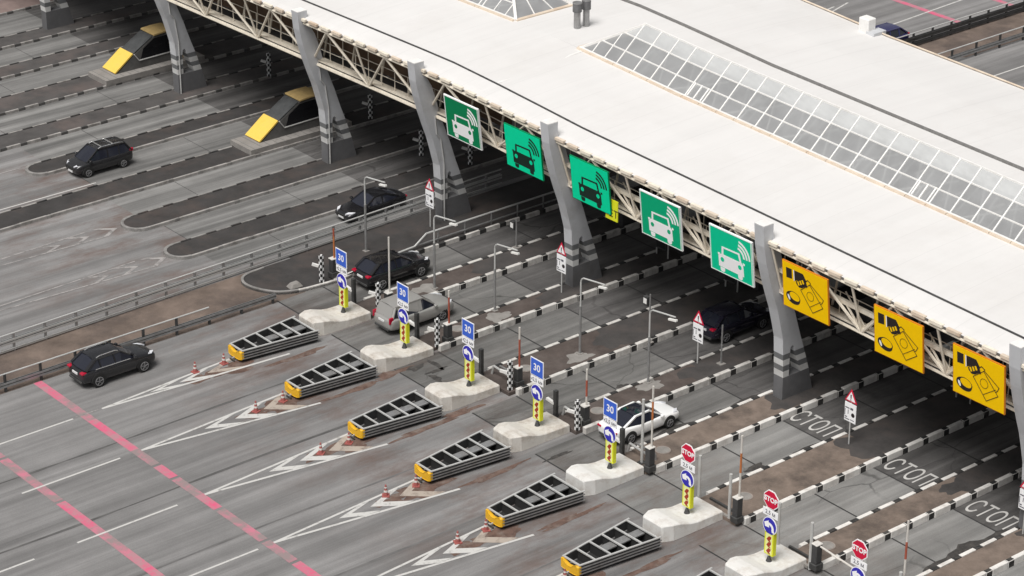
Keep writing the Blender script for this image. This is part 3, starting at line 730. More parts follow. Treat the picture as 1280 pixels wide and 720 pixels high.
for a, b in zip(YS[:-1], YS[1:]):
    if a <= 8: continue
    bp_.hexa([(3.75 + dx(a), a, 7.4), (3.75 + dx(b), b, 7.4), (3.85 + dx(b), b, 7.4), (3.85 + dx(a), a, 7.4)], [(3.75 + dx(a), a, 10.35), (3.75 + dx(b), b, 10.35), (3.85 + dx(b), b, 10.35), (3.85 + dx(a), a, 10.35)], M['brown_panel'])
bp_.build('back_panel', can)
# rafters under the roof
rf2 = MB(); y = 74.0
while y > -70:
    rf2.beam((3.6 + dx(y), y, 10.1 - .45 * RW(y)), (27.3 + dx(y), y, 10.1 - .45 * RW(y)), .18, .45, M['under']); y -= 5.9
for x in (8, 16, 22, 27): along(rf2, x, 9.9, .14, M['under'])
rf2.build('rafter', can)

# columns: profile in X-Z, thickness .7 in Y
FRONT = [(0, 0), (-.01, 1.55), (-.06, 2.2), (-.10, 2.9), (-.17, 3.9), (-.42, 4.85), (-.68, 5.75), (-1.0, 6.6), (-1.35, 7.6), (-1.68, 8.7), (-1.93, 9.8), (-2.05, 11.0)]
REAR = [(2.32, 0), (2.10, 1.2), (1.93, 1.55), (1.72, 2.2), (1.48, 2.9), (1.09, 3.95), (.64, 5.3), (.25, 6.3), (-.12, 7.2), (-.40, 8.3), (-.75, 9.3), (-1.22, 10.1), (-1.32, 10.5), (-1.32, 11.0)]
def front_x(z, prof):
    for (x0, z0), (x1, z1) in zip(prof[:-1], prof[1:]):
        if z0 <= z <= z1 and z1 > z0: return x0 + (x1 - x0) * (z - z0) / (z1 - z0)
    return prof[-1][0]
COLS = [(1.15, 58.9), (1.6, 41.85), (2.22, 25.15), (2.34, 13.28), (2.25, .78), (1.76, -17.06), (1.30, -34.7), (.7, -52.5)]
def column(x, yc):
    b = MB(); b.hexa([(x, yc - .35, .14), (x + 2.32, yc - .35, .14), (x + 2.32, yc + .35, .14), (x, yc + .35, .14)],
                     [(x - .01, yc - .35, 1.55), (x + 1.93, yc - .35, 1.55), (x + 1.93, yc + .35, 1.55), (x - .01, yc + .35, 1.55)], M['column_dark'])
    # legs, banded
    for z0, z1, m in ((1.55, 1.93, 'column_light'), (1.93, 2.26, 'column_dark2'), (2.26, 2.62, 'column_light'), (2.62, 2.95, 'column_dark2')):
        mm = M['column_light'] if m == 'column_light' else M['band_grey']
        f0, f1 = front_x(z0, FRONT), front_x(z1, FRONT)
        r0, r1 = front_x(z0, REAR), front_x(z1, REAR)
        i0, i1 = .42, .42
        b.prism([(x + f0, z0), (x + i0, z0), (x + i1, z1), (x + f1, z1)], yc - .35, yc + .35, mm, 'y')
        s0, s1 = 1.34 - (z0 - 1.55) * .42, 1.34 - (z1 - 1.55) * .42
        lift = .0
        b.prism([(x + s0, z0), (x + r0, z0), (x + r1, z1), (x + s1, z1)], yc - .35, yc + .35, mm, 'y')
    # upper fin
    poly = [(front_x(2.95, FRONT), 2.95)] + [p for p in FRONT if p[1] > 3.0] + [p for p in reversed(REAR) if p[1] > 3.0] + [(front_x(2.95, REAR), 2.95), (.75, 2.95), (.72, 3.2), (.60, 3.36), (.45, 3.25), (.42, 2.95)]
    poly = [(x + p[0], p[1]) for p in poly]
    b.prism(poly, yc - .35, yc + .35, M['column'], 'y')
    c = b.build('column', can)
    cap = MB(); cap.box(x - 2.05, x - 1.32, yc - .345, yc + .345, 11.002, 11.04, M['white_steel']); cap.build('column_cap', c)
    return c
M['band_grey'] = mat('column_band_grey', (.15, .155, .16), .65, var=.08, vscale=1.5, dirt=(.25, .24, .23), damt=.4, dscale=1.)
for i, (x, y) in enumerate(COLS):
    c = column(x, y)
    if i in (1, 2, 3):
        pp = MB(); xx = x + .10
        pp.path([(x - .55, y - .40, 7.3), (x - .42, y - .40, 6.1), (x - .12, y - .41, 5.7), (x + .12, y - .41, 4.0), (x + .12, y - .41, .16)], .05, M['galv_l'], 6); pp.build('drain_pipe', c)
# plain rear row of legs carries the far edge
for x, y in COLS:
    b = MB(); b.prism([(25.2 + dx(y), .12), (27.2 + dx(y), .12), (28.3 + dx(y), 10.35), (27.2 + dx(y), 10.35), (26.0 + dx(y), 5.5)], y - .35, y + .35, M['column'], 'y'); b.build('column', can)

# ------------------------------------------------------------------ TOLL BOOTHS deep under the canopy
def booth(x, y, label):
    t = thing('toll_booth', label, 'booth', (x, y, .2), 0, 'toll booths under the canopy')
    b = MB(); b.box(0, 3.2, -.72, .72, 0, 1.0, M['cab_dark']); b.box(0, 3.2, -.72, .72, 2.3, 2.55, M['cab_dark'])
    for px_ in (.06, 1.6, 3.14):
        for py_ in (-.68, .68): b.box(px_ - .05, px_ + .05, py_ - .04, py_ + .04, 1.0, 2.3, M['cab_dark'])
    b.build('wall', t)
    gl = MB(); gl.box(.03, 3.17, -.67, .67, 1.0, 2.3, M['glass_d']); gl.build('window', t)
    rf_ = MB(); rf_.box(-.25, 3.45, -.95, .95, 2.552, 2.66, M['galv']); rf_.build('roof', t)
    return t
bl = ['first', 'second', 'third', 'fourth', 'fifth', 'sixth', 'seventh', 'eighth']
b0 = None
for k, (x0, yn, yf, q) in enumerate(ENTRY):
    lb = 'dark toll booth in the shade on the %s entry island from the guard rail' % bl[k]
    if b0 is None: b0 = booth(10.4, (yn + yf) / 2, lb)
    else: dup(b0, (10.4, (yn + yf) / 2, .2), 0, lb)

# ------------------------------------------------------------------ OVERHEAD SIGNS
def sheet_sign(name, label, group, yc, mt, edge, kind, ink, border):
    X = .87 + dx(yc)
    o = thing(name, label, 'sign', (X, yc, 8.34), 0, group)
    T = face_frame((0, 0, 0), .115)
    W_, H_ = 3.28, 2.72
    def U(u, v): return ((u - .5) * W_, (.5 - v) * H_)
    p = MB(T); p.box(-W_ / 2, W_ / 2, -H_ / 2, H_ / 2, -.09, 0, edge); p.box(-W_ / 2 + .04, W_ / 2 - .04, -H_ / 2 + .04, H_ / 2 - .04, .0005, .012, mt)
    for yy in (-.8, .8): p.beam((yy, -H_ / 2 + .1, -.15), (yy, H_ / 2 - .1, -.15), .1, .1, M['galv'])
    for yy in (-.8, .8): p.beam((yy, .6, -.15), (yy, .75, -.85), .07, .07, M['galv'])
    p.build('panel', o)
    k = MB(T); z0, z1 = .0125, .02
    def poly(pts, m=ink, a=z0, b=z1): k.prism([U(*q) for q in pts], a, b, m)
    if kind == 'car':
        if border:
            fr = MB(T)
            for a, b, c, d in ((-.5, .5, .475, .49), (-.5, .5, -.49, -.475), (-.49, -.478, -.475, .475), (.478, .49, -.475, .475)):
                fr.box(a * W_ * .98, b * W_ * .98, c * H_, d * H_, z0, z1, ink)
            fr.build('border', o)
        # windscreen frame
        poly([(.275, .56), (.285, .385), (.70, .37), (.735, .56), (.695, .56), (.665, .41), (.325, .42), (.318, .56)])
        # body
        poly([(.20, .62), (.24, .575), (.275, .56), (.735, .56), (.775, .61), (.785, .86), (.205, .85)])
        for u in (.29, .695):
            c_ = U(u, .68); k.disc(c_[0], c_[1], .135, z1 + .001, z1 + .006, mt if ink != M['white_s'] else mt, 18)
        # wheels
        for a, b in ((.235, .345), (.645, .755)):
            poly([(a, .862), (b, .862), (b - .005, .93), (b - .03, .955), (a + .03, .955), (a + .005, .93)])
        # mirrors
        poly([(.185, .56), (.24, .55), (.235, .60), (.195, .61)]); poly([(.77, .55), (.815, .56), (.81, .60), (.775, .60)])
        for r0, r1 in ((.54, .67), (.77, .90), (1.0, 1.13)):
            c_ = U(.63, .47); pts = []; n = 12; a0, a1 = R(4), R(78)
            for i in range(n + 1):
                t = a0 + (a1 - a0) * i / n; pts.append((c_[0] + r1 * math.cos(t) * .93, c_[1] + r1 * math.sin(t) * .93))
            for i in range(n + 1):
                t = a1 - (a1 - a0) * i / n; pts.append((c_[0] + r0 * math.cos(t) * .93, c_[1] + r0 * math.sin(t) * .93))
            k.prism(pts, z0, z1, ink)
    else:
        Bk = M['black_s']; Yl = mt
        def stroke(pts, w_=.04, m=Bk):
            q = [Vector(U(*a)) for a in pts]
            for a, b in zip(q[:-1], q[1:]):
                d = (b - a).normalized(); n_ = Vector((-d.y, d.x)) * w_ / 2; e = d * w_ / 2
                k.prism([tuple(a - n_ - e), tuple(b - n_ + e), tuple(b + n_ + e), tuple(a + n_ - e)], z1 + .004, z1 + .009, m)
        poly([(.09, .125), (.215, .122), (.217, .33), (.093, .345)], Bk)
        poly([(.25, .12), (.46, .117), (.53, .24), (.57, .34), (.535, .39), (.47, .25), (.40, .27), (.258, .357)], Bk)
        poly([(.25, .12), (.27, .12), (.275, .345), (.258, .357)], M['white_s'], z1, z1 + .004)
        # fingers
        poly([(.30, .345), (.40, .265), (.47, .25), (.52, .36), (.43, .44), (.37, .45), (.315, .40)], Bk)
        for i in range(3):
            u, v = .345 + .05 * i, .385 - .035 * i
            poly([(u - .018, v - .05), (u + .012, v - .065), (u + .04, v + .01), (u + .01, v + .03)], M['yellow_s'], z1, z1 + .004)
        # thumb
        poly([(.53, .27), (.565, .215), (.62, .245), (.60, .30), (.555, .36)], M['yellow_s'], z1, z1 + .003)
        stroke([(.52, .25), (.565, .21), (.625, .245)], .05)
        # banknotes
        stroke([(.404, .487), (.605, .285), (.882, .673), (.656, .877), (.404, .487)], .034)
        stroke([(.597, .772), (.835, .556)], .026)
        stroke([(.618, .269), (.90, .49), (.872, .56), (.84, .60)], .034)
        pts = []
        c_ = U(.613, .537)
        stroke([(.613 + .075 * math.cos(t * math.pi / 8), .537 + .095 * math.sin(t * math.pi / 8)) for t in range(17)], .02)
        # coin
        def ell(cu, cv, a, b, rot, m, z0_, z1_):
            q = []
            for i in range(28):
                t = 2 * math.pi * i / 28; xx = a * math.cos(t); yy = b * math.sin(t)
                q.append(U(cu + xx * math.cos(rot) - yy * math.sin(rot), cv + xx * math.sin(rot) + yy * math.cos(rot)))
            k.prism(q, z0_, z1_, m)
        ell(.225, .745, .155, .125, .35, Bk, z0, z1); ell(.255, .705, .135, .10, .35, M['black_s'], z1, z1 + .003); ell(.262, .70, .112, .082, .35, Yl, z1 + .0032, z1 + .006)
        ell(.135, .76, .022, .062, -.35, M['white_s'], z1 + .0032, z1 + .006)
    k.build('pictogram', o)
    return o
G1 = 'green transponder lane signs on the canopy edge'; G2 = 'yellow cash lane signs on the canopy edge'
sheet_sign('lane_sign', 'darkest green overhead sign with white car and waves, beside the fourth column', G1, 9.02, M['green_a'], M['white_s'], 'car', M['white_s'], True)
sheet_sign('lane_sign', 'bright green overhead sign with black car, left of the middle column', G1, 3.2, M['green_b'], M['green_a'], 'car', M['black_g'], False)
sheet_sign('lane_sign', 'bright green overhead sign with black car, right of the middle column beside yellow board', G1, -2.9, M['green_b'], M['green_a'], 'car', M['black_g'], False)
sheet_sign('lane_sign', 'medium green overhead sign with white car, fourth of the five green signs', G1, -9.0, M['green_c'], M['white_s'], 'car', M['white_s'], True)
sheet_sign('lane_sign', 'bright green overhead sign with white car, next to the first yellow sign', G1, -14.75, M['green_d'], M['white_s'], 'car', M['white_s'], True)
sheet_sign('lane_sign', 'yellow cash payment sign overlapping the leaning grey column', G2, -20.45, M['yellow_s'], M['orange_edge'], 'cash', None, False)
sheet_sign('lane_sign', 'middle one of three yellow overhead cash signs', G2, -27.15, M['yellow_s'], M['orange_edge'], 'cash', None, False)
sheet_sign('lane_sign', 'rightmost yellow overhead cash sign near the picture edge', G2, -32.55, M['yellow_s'], M['orange_edge'], 'cash', None, False)
# small yellow board behind the third green sign
t = thing('notice_board', 'small yellow board half hidden behind a green lane sign', 'sign', (1.15 + dx(-4.5), -4.55, 7.3))
mb = MB(face_frame((0, 0, 0))); mb.box(-.55, .45, -.62, .62, -.05, 0, M['lime']); mb.build('panel', t)
text_mesh('ЕТ', .62, face_frame((-.012, -.12, -.22)), M['black_s'], t, 'lettering')
mb = MB(); mb.rod((.1, 0, -.2), (.35, 0, .3), .05, M['galv'], 6); mb.build('bracket', t)

# ------------------------------------------------------------------ ENTRY-LANE FURNITURE
ordn = ['first', 'second', 'third', 'fourth', 'fifth', 'sixth', 'seventh', 'eighth']
# crash cushions
def cushion(label):
    t = thing('crash_cushion', label, 'crash cushion', (-18.25, 0, 0), 0, 'crash cushions in front of the toll islands')
    L_, h0, h1 = 4.8, .60, 1.17
    hull = MB(); hull.hexa([(.1, -h0 + .07, .08), (L_, -h1 + .07, .08), (L_, h1 - .07, .08), (.1, h0 - .07, .08)], [(.1, -h0 + .07, .14), (L_, -h1 + .07, .14), (L_, h1 - .07, .14), (.1, h0 - .07, .14)], M['void'])
    for s_ in (-1, 1):
        hull.hexa([(.02, s_ * (h0 - .06), .2), (L_, s_ * (h1 - .06), .2), (L_, s_ * (h1 - .03), .2), (.02, s_ * (h0 - .03), .2)], [(.02, s_ * (h0 - .06), .74), (L_, s_ * (h1 - .06), .74), (L_, s_ * (h1 - .03), .74), (.02, s_ * (h0 - .03), .74)], M['steel_d'])
    for i in range(1, 6):
        x = .1 + i * .92; h = h0 + (h1 - h0) * x / L_; hull.box(x - .02, x + .02, -h + .07, h - .07, .14, .70, M['void'])
    hull.build('frame', t)
    for s_ in (-1, 1):
        r_ = MB()
        for z in (.26, .42, .58):
            r_.hexa([(0, s_ * (h0 - .03), z - .035), (L_ + .06, s_ * (h1 - .03), z - .035), (L_ + .06, s_ * (h1 + .04), z - .035), (0, s_ * (h0 + .04), z - .035)], [(0, s_ * (h0 - .03), z + .015), (L_ + .06, s_ * (h1 - .03), z + .015), (L_ + .06, s_ * (h1 + .04), z + .015), (0, s_ * (h0 + .04), z + .015)], M['galv'])
        r_.hexa([(0, s_ * (h0 - .07), .72), (L_ + .06, s_ * (h1 - .07), .72), (L_ + .06, s_ * (h1 + .03), .72), (0, s_ * (h0 + .03), .72)], [(0, s_ * (h0 - .07), .77), (L_ + .06, s_ * (h1 - .07), .77), (L_ + .06, s_ * (h1 + .03), .77), (0, s_ * (h0 + .03), .77)], M['galv_l'])
        r_.build('side_rail', t)
    for i in range(6):
        x = .06 + i * .92; h = h0 + (h1 - h0) * x / L_
        c = MB(); c.box(x - .045, x + .045, -h + .075, h - .075, .70, .765, M['galv_l']); c.build('crossbar', t)
    for i in range(2, 5):
        x = .1 + i * .92; c = MB(); c.box(x + .03, x + .87, -.22, .28, .56, .62, M['galv']); c.build('cartridge', t)
    n = MB(); yz = [(-.64, .22), (-.64, .66), (-.56, .72), (-.36, .66), (-.12, .50), (.15, .48), (.40, .58), (.55, .71), (.64, .69), (.64, .24), (.32, .18), (-.32, .18)]
    rg = []
    for xo, sc_ in ((-.10, .80), (-.13, .90), (-.05, 1.0), (.12, 1.0)): rg.append([(xo, y * (sc_ if xo < 0 else 1), z) for y, z in yz])
    n.loft(rg, M['yellow']); n.build('nose_panel', t, bevel=.012)
    d_ = MB(); d_.rod((-.25, .05, .12), (-.02, .02, .2), .05, M['galv'], 6); d_.box(-.28, -.22, -.2, .25, .0, .1, M['steel_d']); d_.build('anchor', t)
    return t
cn = ['crash cushion nearest the black car, leftmost of the row', 'crash cushion second from the left, below the silver car', 'crash cushion third from the left, long grey frame with yellow nose',
      'crash cushion fourth from the left, grey frame with yellow nose', 'crash cushion fifth from the left, with muddy ground at its nose', 'crash cushion at the bottom edge, nearest the camera', 'last crash cushion beyond the bottom of the picture', '']
c0 = None
for k in range(7):
    if c0 is None: c0 = cushion(cn[0]); c0.location = (-18.12, noses_y[0] - .33, 0)
    else: dup(c0, (-18.2 - .06 * k, noses_y[k] - .15 - .05 * (k == 6), 0), R((0, .5, -.7, .4, -.3, .8, 0)[k]), cn[k])
# concrete noses
def nose_block(label, m):
    t = MB(); st = [(-13.12, .66, .80), (-13.06, .74, .88), (-12.55, .95, .88), (-12.15, .97, .82), (-11.8, .97, .70), (-11.4, .97, .57), (-10.95, .97, .49), (-9.25, .97, .46)]
    rings = []
    for x, w_, h in st:
        xx = x + 11.0; ch = .05
        rings.append([(xx, -w_ - .03, 0), (xx, -w_, h - ch), (xx, -w_ + ch, h), (xx, w_ - ch, h), (xx, w_, h - ch), (xx, w_ + .03, 0)])
    t.loft(rings, m); o = t.build('concrete_barrier', None, bevel=.01)
    return tag(o, label, 'concrete block', 'concrete noses of the toll islands')
for k in range(8):
    o = nose_block('%s concrete block at the head of the %s toll island from the guard rail' % ('greyish white' if k < 4 else 'clean white', ordn[k]), M['barrier_c'] if k < 4 else M['barrier_w'])
    o.location = (-11.0, noses_y[k] - .02, .004)
    ap = MB(); ap.box(-9.6, -9.3, noses_y[k] - 1.02, noses_y[k] + 1.02, 0, .05, M['conc'])
# sign posts on the noses
def plate_round(mb, cx, cz, r, z0, z1, m, n=28, rot=0):
    mb.prism([(cx + r * math.cos(2 * math.pi * (i + rot) / n), cz + r * math.sin(2 * math.pi * (i + rot) / n)) for i in range(n)], z0, z1, m)
def sign_stack(k, stop):
    what = ('red octagonal STOP sign' if stop else 'blue square 30 sign')
    where = {0: 'leftmost, below the black SUV', 1: 'in front of the silver car', 2: 'third from the left', 3: 'fourth from the left', 4: 'in front of the white sedan',
             5: 'first one right of the white sedan', 6: 'middle of the three', 7: 'cut off by the bottom edge'}[k]
    t = thing('sign_post', 'post with %s, %s' % (what, where), 'sign post', (-10.55 - .06 * k, noses_y[k] - .02, .46), 0, 'sign posts on the concrete noses')
    b = MB(); b.rod((.06, 0, 0), (.06, 0, 3.9), .04, M['galv_l'], 8); b.build('post', t)
    b = MB(); b.rod((.06, 0, 0), (.06, 0, .34), .17, M['steel_d'], 8, .05); b.build('post_foot', t)
    F = face_frame((0, 0, 0))
    # marker board, as a shallow lime box
    b = MB(F); b.box(-.29, .29, .40, 1.62, -.22, 0, M['lime']); b.box(-.21, .21, .46, 1.56, .001, .010, M['lime_in'])
    mk_ = b.build('marker_board', t)
    a = MB(F)
    for z in (.58, .92, 1.24):
        a.prism([(-.15, z), (.0, z + .20), (.15, z + .20), (.15, z + .10), (.06, z - .02), (.15, z - .10), (-.0, z - .10)], .011, .018, M['rust_s'])
    a.build('chevrons', mk_)
    # arrow disc
    b = MB(F); plate_round(b, 0, 2.00, .47, -.03, 0, M['white_s']); plate_round(b, 0, 2.0, .43, .001, .008, M['blue_d']); dd = b.build('arrow_disc', t)
    a = MB(F); pts = []; n = 10
    # a white arrow that climbs from lower right, bends over and points to the left
    for i in range(n + 1):
        q = R(-18 + 128 * i / n); pts.append((-.02 + .31 * math.cos(q), 1.86 + .31 * math.sin(q)))
    for i in range(n + 1):
        q = R(110 - 128 * i / n); pts.append((-.02 + .17 * math.cos(q), 1.86 + .17 * math.sin(q)))
    a.prism(pts, .009, .016, M['white_s']); a.prism([(-.36, 2.10), (-.07, 2.27), (-.08, 2.17), (-.02, 1.90), (-.30, 1.88)], .009, .0155, M['white_s'])
    a.prism([(.135, 1.83), (.31, 1.81), (.33, 1.70), (.17, 1.70)], .009, .0157, M['white_s'])
    a.build('arrow', dd)
    # distance plate
    b = MB(F); b.box(-.5, .5, 2.50, 2.88, -.03, 0, M['white_s']); pl = b.build('distance_plate', t)
    text_mesh('2,5 м' if stop else '◄ 2,5 м ►' if False else '2,5 м', .30, F @ Matrix.Translation((0, 2.69, .006)), M['text_grey'], pl)
    if not stop:
        a = MB(F)
        a.prism([(-.45, 2.69), (-.36, 2.60), (-.36, 2.78)], .003, .009, M['text_grey']); a.prism([(.45, 2.69), (.36, 2.78), (.36, 2.60)], .003, .009, M['text_grey']); a.build('arrow_marks', pl)
    if stop:
        b = MB(F); plate_round(b, 0, 3.42, .53, -.03, 0, M['white_s'], 8, .5); plate_round(b, 0, 3.42, .48, .001, .008, M['red_s'], 8, .5); sg = b.build('stop_sign', t)
        text_mesh('STOP', .36, F @ Matrix.Translation((0, 3.42, .014)), M['white_s'], sg, bold=.012)
    else:
        b = MB(F); b.box(-.52, .52, 2.93, 3.95, -.03, 0, M['white_s']); b.box(-.475, .475, 2.975, 3.905, .001, .008, M['blue_s']); sg = b.build('speed_sign', t)
        text_mesh('30', .56, F @ Matrix.Translation((0, 3.44, .014)), M['white_s'], sg, bold=.008)
    return t
for k in range(8): sign_stack(k, k >= 5)

# traffic cones at the noses of the crash cushions
def cone(label):
    t = thing('traffic_cone', label, 'cone', (0, 0, 0), 0, 'worn red cones in front of the crash cushions')
    b = MB(); b.box(-.19, .19, -.19, .19, 0, .05, M['cone_r']); b.rod((0, 0, .05), (0, 0, .64), .13, M['cone_r'], 10, .04); b.build('body', t)
    s_ = MB(); s_.rod((0, 0, .24), (0, 0, .34), .107, M['kerb_w'], 10, .09); s_.rod((0, 0, .46), (0, 0, .53), .075, M['kerb_w'], 10, .062); s_.build('stripe', t)
    return t
k0 = None
for k in range(6):
    for j, (cx, cy) in enumerate(((-18.95, -.35), (-20.75, -.3))):
        lb = 'worn red cone %s crash cushion from the left' % (('against the nose of the ' + ordn[k]), ('on the chevrons before the ' + ordn[k]))[j]
        loc = (cx - .03 * k, noses_y[k] + cy + .12 * math.sin(k * 2 + j), .012)
        if k0 is None: k0 = cone(lb); k0.location = loc
        else: dup(k0, loc, .3 * k, lb)

# checkered bollards with small cameras
def check_mat():
    m = bpy.data.materials.new('checker_bands'); m.use_nodes = True; t = m.node_tree; b = t.nodes['Principled BSDF']; b.inputs['Roughness'].default_value = .6
    tc = t.nodes.new('ShaderNodeTexCoord'); mp = t.nodes.new('ShaderNodeMapping'); mp.inputs['Scale'].default_value = (9.0, 9.0, 5.2)
    ck = t.nodes.new('ShaderNodeTexChecker'); ck.inputs['Scale'].default_value = 1.0; ck.inputs['Color1'].default_value = (.78, .78, .78, 1); ck.inputs['Color2'].default_value = (.012, .012, .012, 1)
    mp.inputs['Location'].default_value = (0, 0, .02)
    t.links.new(tc.outputs['Object'], mp.inputs[0]); t.links.new(mp.outputs[0], ck.inputs[0]); t.links.new(ck.outputs['Color'], b.inputs['Base Color']); return m
M['check'] = check_mat()
def bollard(label):
    t = thing('checkered_bollard', label, 'bollard', (0, 0, 0), 0, 'checkered bollards at the lane entrances')
    b = MB(); b.box(-.105, .105, -.105, .105, 0, 1.75, M['check']); b.build('shaft', t)
    c = MB(); c.beam((-.12, .12, 1.05), (-.42, .34, 1.18), .15, .15, M['white_steel']); c.beam((-.2, .16, .98), (-.15, .14, 1.06), .05, .1, M['steel_d']); c.build('camera', t)
    return t
bd = [((-8.75, 10.35, .2), 'checkered bollard on the dark median beside the guard rail'), ((-8.45, 5.2, .2), 'checkered bollard between the black SUV and the silver car'),
      ((-8.7, -.62, .2), 'checkered bollard to the right of the silver car'), ((-8.85, -7.2, .2), 'checkered bollard on the third entry island'),
      ((-9.0, -12.95, .2), 'checkered bollard just behind the white sedan'),
      ((8.4, 40.4, .17), 'checkered bollard in the shade near the left yellow shelter'), ((9.1, 29.4, .17), 'checkered bollard in the shade under the brown panels'),
      ((7.8, 22.1, .17), 'checkered bollard in deep shade left of the fourth column'), ((9.35, 18.9, .17), 'checkered bollard in deep shade below the first green sign')]
q0 = None
for loc, lb in bd:
    if q0 is None: q0 = bollard(lb); q0.location = loc
    else: dup(q0, loc, 0, lb)

# barrier cabinets with raised arms
def barrier(loc, arm_top, stripes, label, tall=1.15, lowered=False, light=True, lean=0.0):
    t = thing('lane_barrier', label, 'barrier', loc, 0, 'lane barriers at the island heads')
    b = MB(); b.box(-.26, .26, -.24, .24, 0, .35, M['steel_d']); b.box(-.2, .2, -.18, .18, .35, tall, M['cab_dark']); b.build('cabinet', t, bevel=.03)
    if light:
        b = MB(); b.box(-.22, .22, -.2, .2, tall, tall + .08, M['kerb_w']); b.build('lid', t, bevel=.03)
    a = MB(); z0 = tall + .05
    if lowered:
        a.rod((.05, -.1, tall - .05), (.0, -3.2, tall - .25), .05, stripes[0][1], 7); a.rod((.0, -1.0, tall - .11), (.0, -1.6, tall - .15), .055, M['arm_w'], 7)
    else:
        ztot = arm_top - z0; acc = z0
        for fr_, m in stripes:
            a.rod((.05 + lean * (acc - z0), -.05, acc), (.05 + lean * (acc + fr_ * ztot - z0), -.05, acc + fr_ * ztot), .055, m, 7); acc += fr_ * ztot
    a.build('barrier_arm', t)
    return t
O_, W2, R_ = M['arm_o'], M['arm_w'], M['arm_r']
barrier((-7.75, 10.55, .2), 3.1, ((.75, O_), (.25, R_)), 'lane barrier on the median with a raised orange arm', 1.15)
barrier((-7.6, 5.35, .2), 4.35, ((1, W2),), 'lane barrier by the black SUV with a tall white raised arm', .8)
barrier((-7.85, -.5, .2), 3.2, ((.8, R_), (.2, W2)), 'lane barrier right of the silver car with a raised reddish arm', 1.1)
barrier((-8.2, -7.1, .2), 3.55, ((.7, R_), (.3, W2)), 'lane barrier on the third entry island with thin red and white arm', 1.1)
barrier((-8.3, -12.75, .2), 3.3, ((.25, W2), (.45, R_), (.3, W2)), 'lane barrier behind the white sedan with a raised red middle arm', 1.1)
barrier((-9.0, -18.62, .2), 4.9, ((.45, W2), (.3, O_), (.25, W2)), 'lane barrier right of the white sedan with orange banded white arm', 1.35)
barrier((-9.1, -25.15, .2), 4.85, ((.4, W2), (.32, O_), (.28, W2)), 'lane barrier on the sixth island, raised white arm with amber band', 1.35)
barrier((-9.25, -30.75, .2), 4, ((1, W2),), 'lane barrier on the seventh island with its pinkish arm lowered', 1.35, lowered=True)
barrier((-9.2, -36.15, .2), 5.1, ((.45, W2), (.25, R_), (.3, W2)), 'lane barrier near the bottom edge with tall white raised arm', 1.35)

# camera pillars
def pillar(label):
    t = thing('camera_pillar', label, 'camera pillar', (0, 0, 0), 0, 'dark camera pillars at the lane entrances')
    b = MB(); b.box(-.11, .11, -.11, .11, 0, 1.75, M['steel_d']); b.build('post', t, bevel=.02)
    c = MB(); c.beam((-.05, .05, .95), (-.1, .62, 1.05), .16, .13, M['white_steel']); c.build('camera', t)
    return t
p0 = None
for x, y, lb in ((-9.05, 6.75, 'dark camera pillar in front of the black SUV'), (-9.0, .85, 'dark camera pillar beside the silver car'), (-9.0, -4.9, 'dark camera pillar beside the third concrete block'),
                 (-9.0, -11.2, 'dark camera pillar left of the white sedan'), (-9.1, -16.6, 'dark camera pillar at the rear of the white sedan')):
    if p0 is None: p0 = pillar(lb); p0.location = (x, y, .1)
    else: dup(p0, (x, y, .1), 0, lb)
# grey posts with a low rail at the newest islands
def guard_posts(label):
    t = thing('height_posts', label, 'posts', (0, 0, 0), 0, 'pairs of grey posts at the island heads')
    for y, h in ((1.25, 2.7), (-.95, 2.6)):
        b = MB(); b.rod((0, y, 0), (0, y, h), .085, M['galv_l'], 8); b.build('post', t)
    b = MB(); b.box(-.06, .10, -.85, 1.1, 0, .16, M['conc']); b.box(.5, .62, -.9, 1.0, 0, .22, M['steel_d']); b.build('rail', t)
    return t
g0 = guard_posts('pair of grey posts behind the sixth concrete block'); g0.location = (-9.15, -23.7, .1)
dup(g0, (-9.4, -29.55, .1), 0, 'pair of grey posts behind the seventh concrete block')
dup(g0, (-9.45, -35.3, .1), 0, 'pair of grey posts behind the eighth concrete block')
b = MB(); b.rod((0, 0, 0), (0, 0, 3.7), .08, M['galv_l'], 8); b.box(-.18, .18, -.18, .18, 0, .05, M['steel_d'])
o = b.build('grey_post'); o.location = (-8.75, -17.75, .2); tag(o, 'tall single grey post beside the white sedan', 'post')
# low steel frames on the second to fourth islands
for i, (x, y, lb) in enumerate(((-8.4, -5.9, 'low dusty steel frame on the third entry island'), (-8.5, -12.0, 'low rounded steel hoop on the fourth entry island'), (-8.5, -17.2, 'low steel frame behind the fifth concrete block'))):
    b = MB(); b.path([(0, -.8, 0), (.0, -.75, .45), (.05, .7, .5), (0, .8, 0)], .07, M['galv_l'], 7); b.path([(.5, -.8, 0), (.5, -.75, .35), (.5, .7, .35), (.5, .8, 0)], .06, M['galv'], 7)
    o = b.build('steel_hoop'); o.location = (x, y, .2); tag(o, lb, 'frame', 'low steel frames on the islands')

# manhole covers
for k, (x, y) in enumerate(((-6.4, .45), (-6.55, -5.8), (-6.75, -12.05), (-7.0, -17.45), (-7.05, -23.6), (-7.3, -29.6))):
    b = MB(); b.disc(0, 0, .42, -.02, .022, M['iron'], 24); b.disc(0, 0, .36, .0225, .03, M['conc'], 24)
    o = b.build('manhole_cover'); o.location = (x, y, .2); tag(o, 'round manhole cover in the %s entry island from the guard rail' % ordn[k + 1], 'manhole cover', 'round covers in the islands')

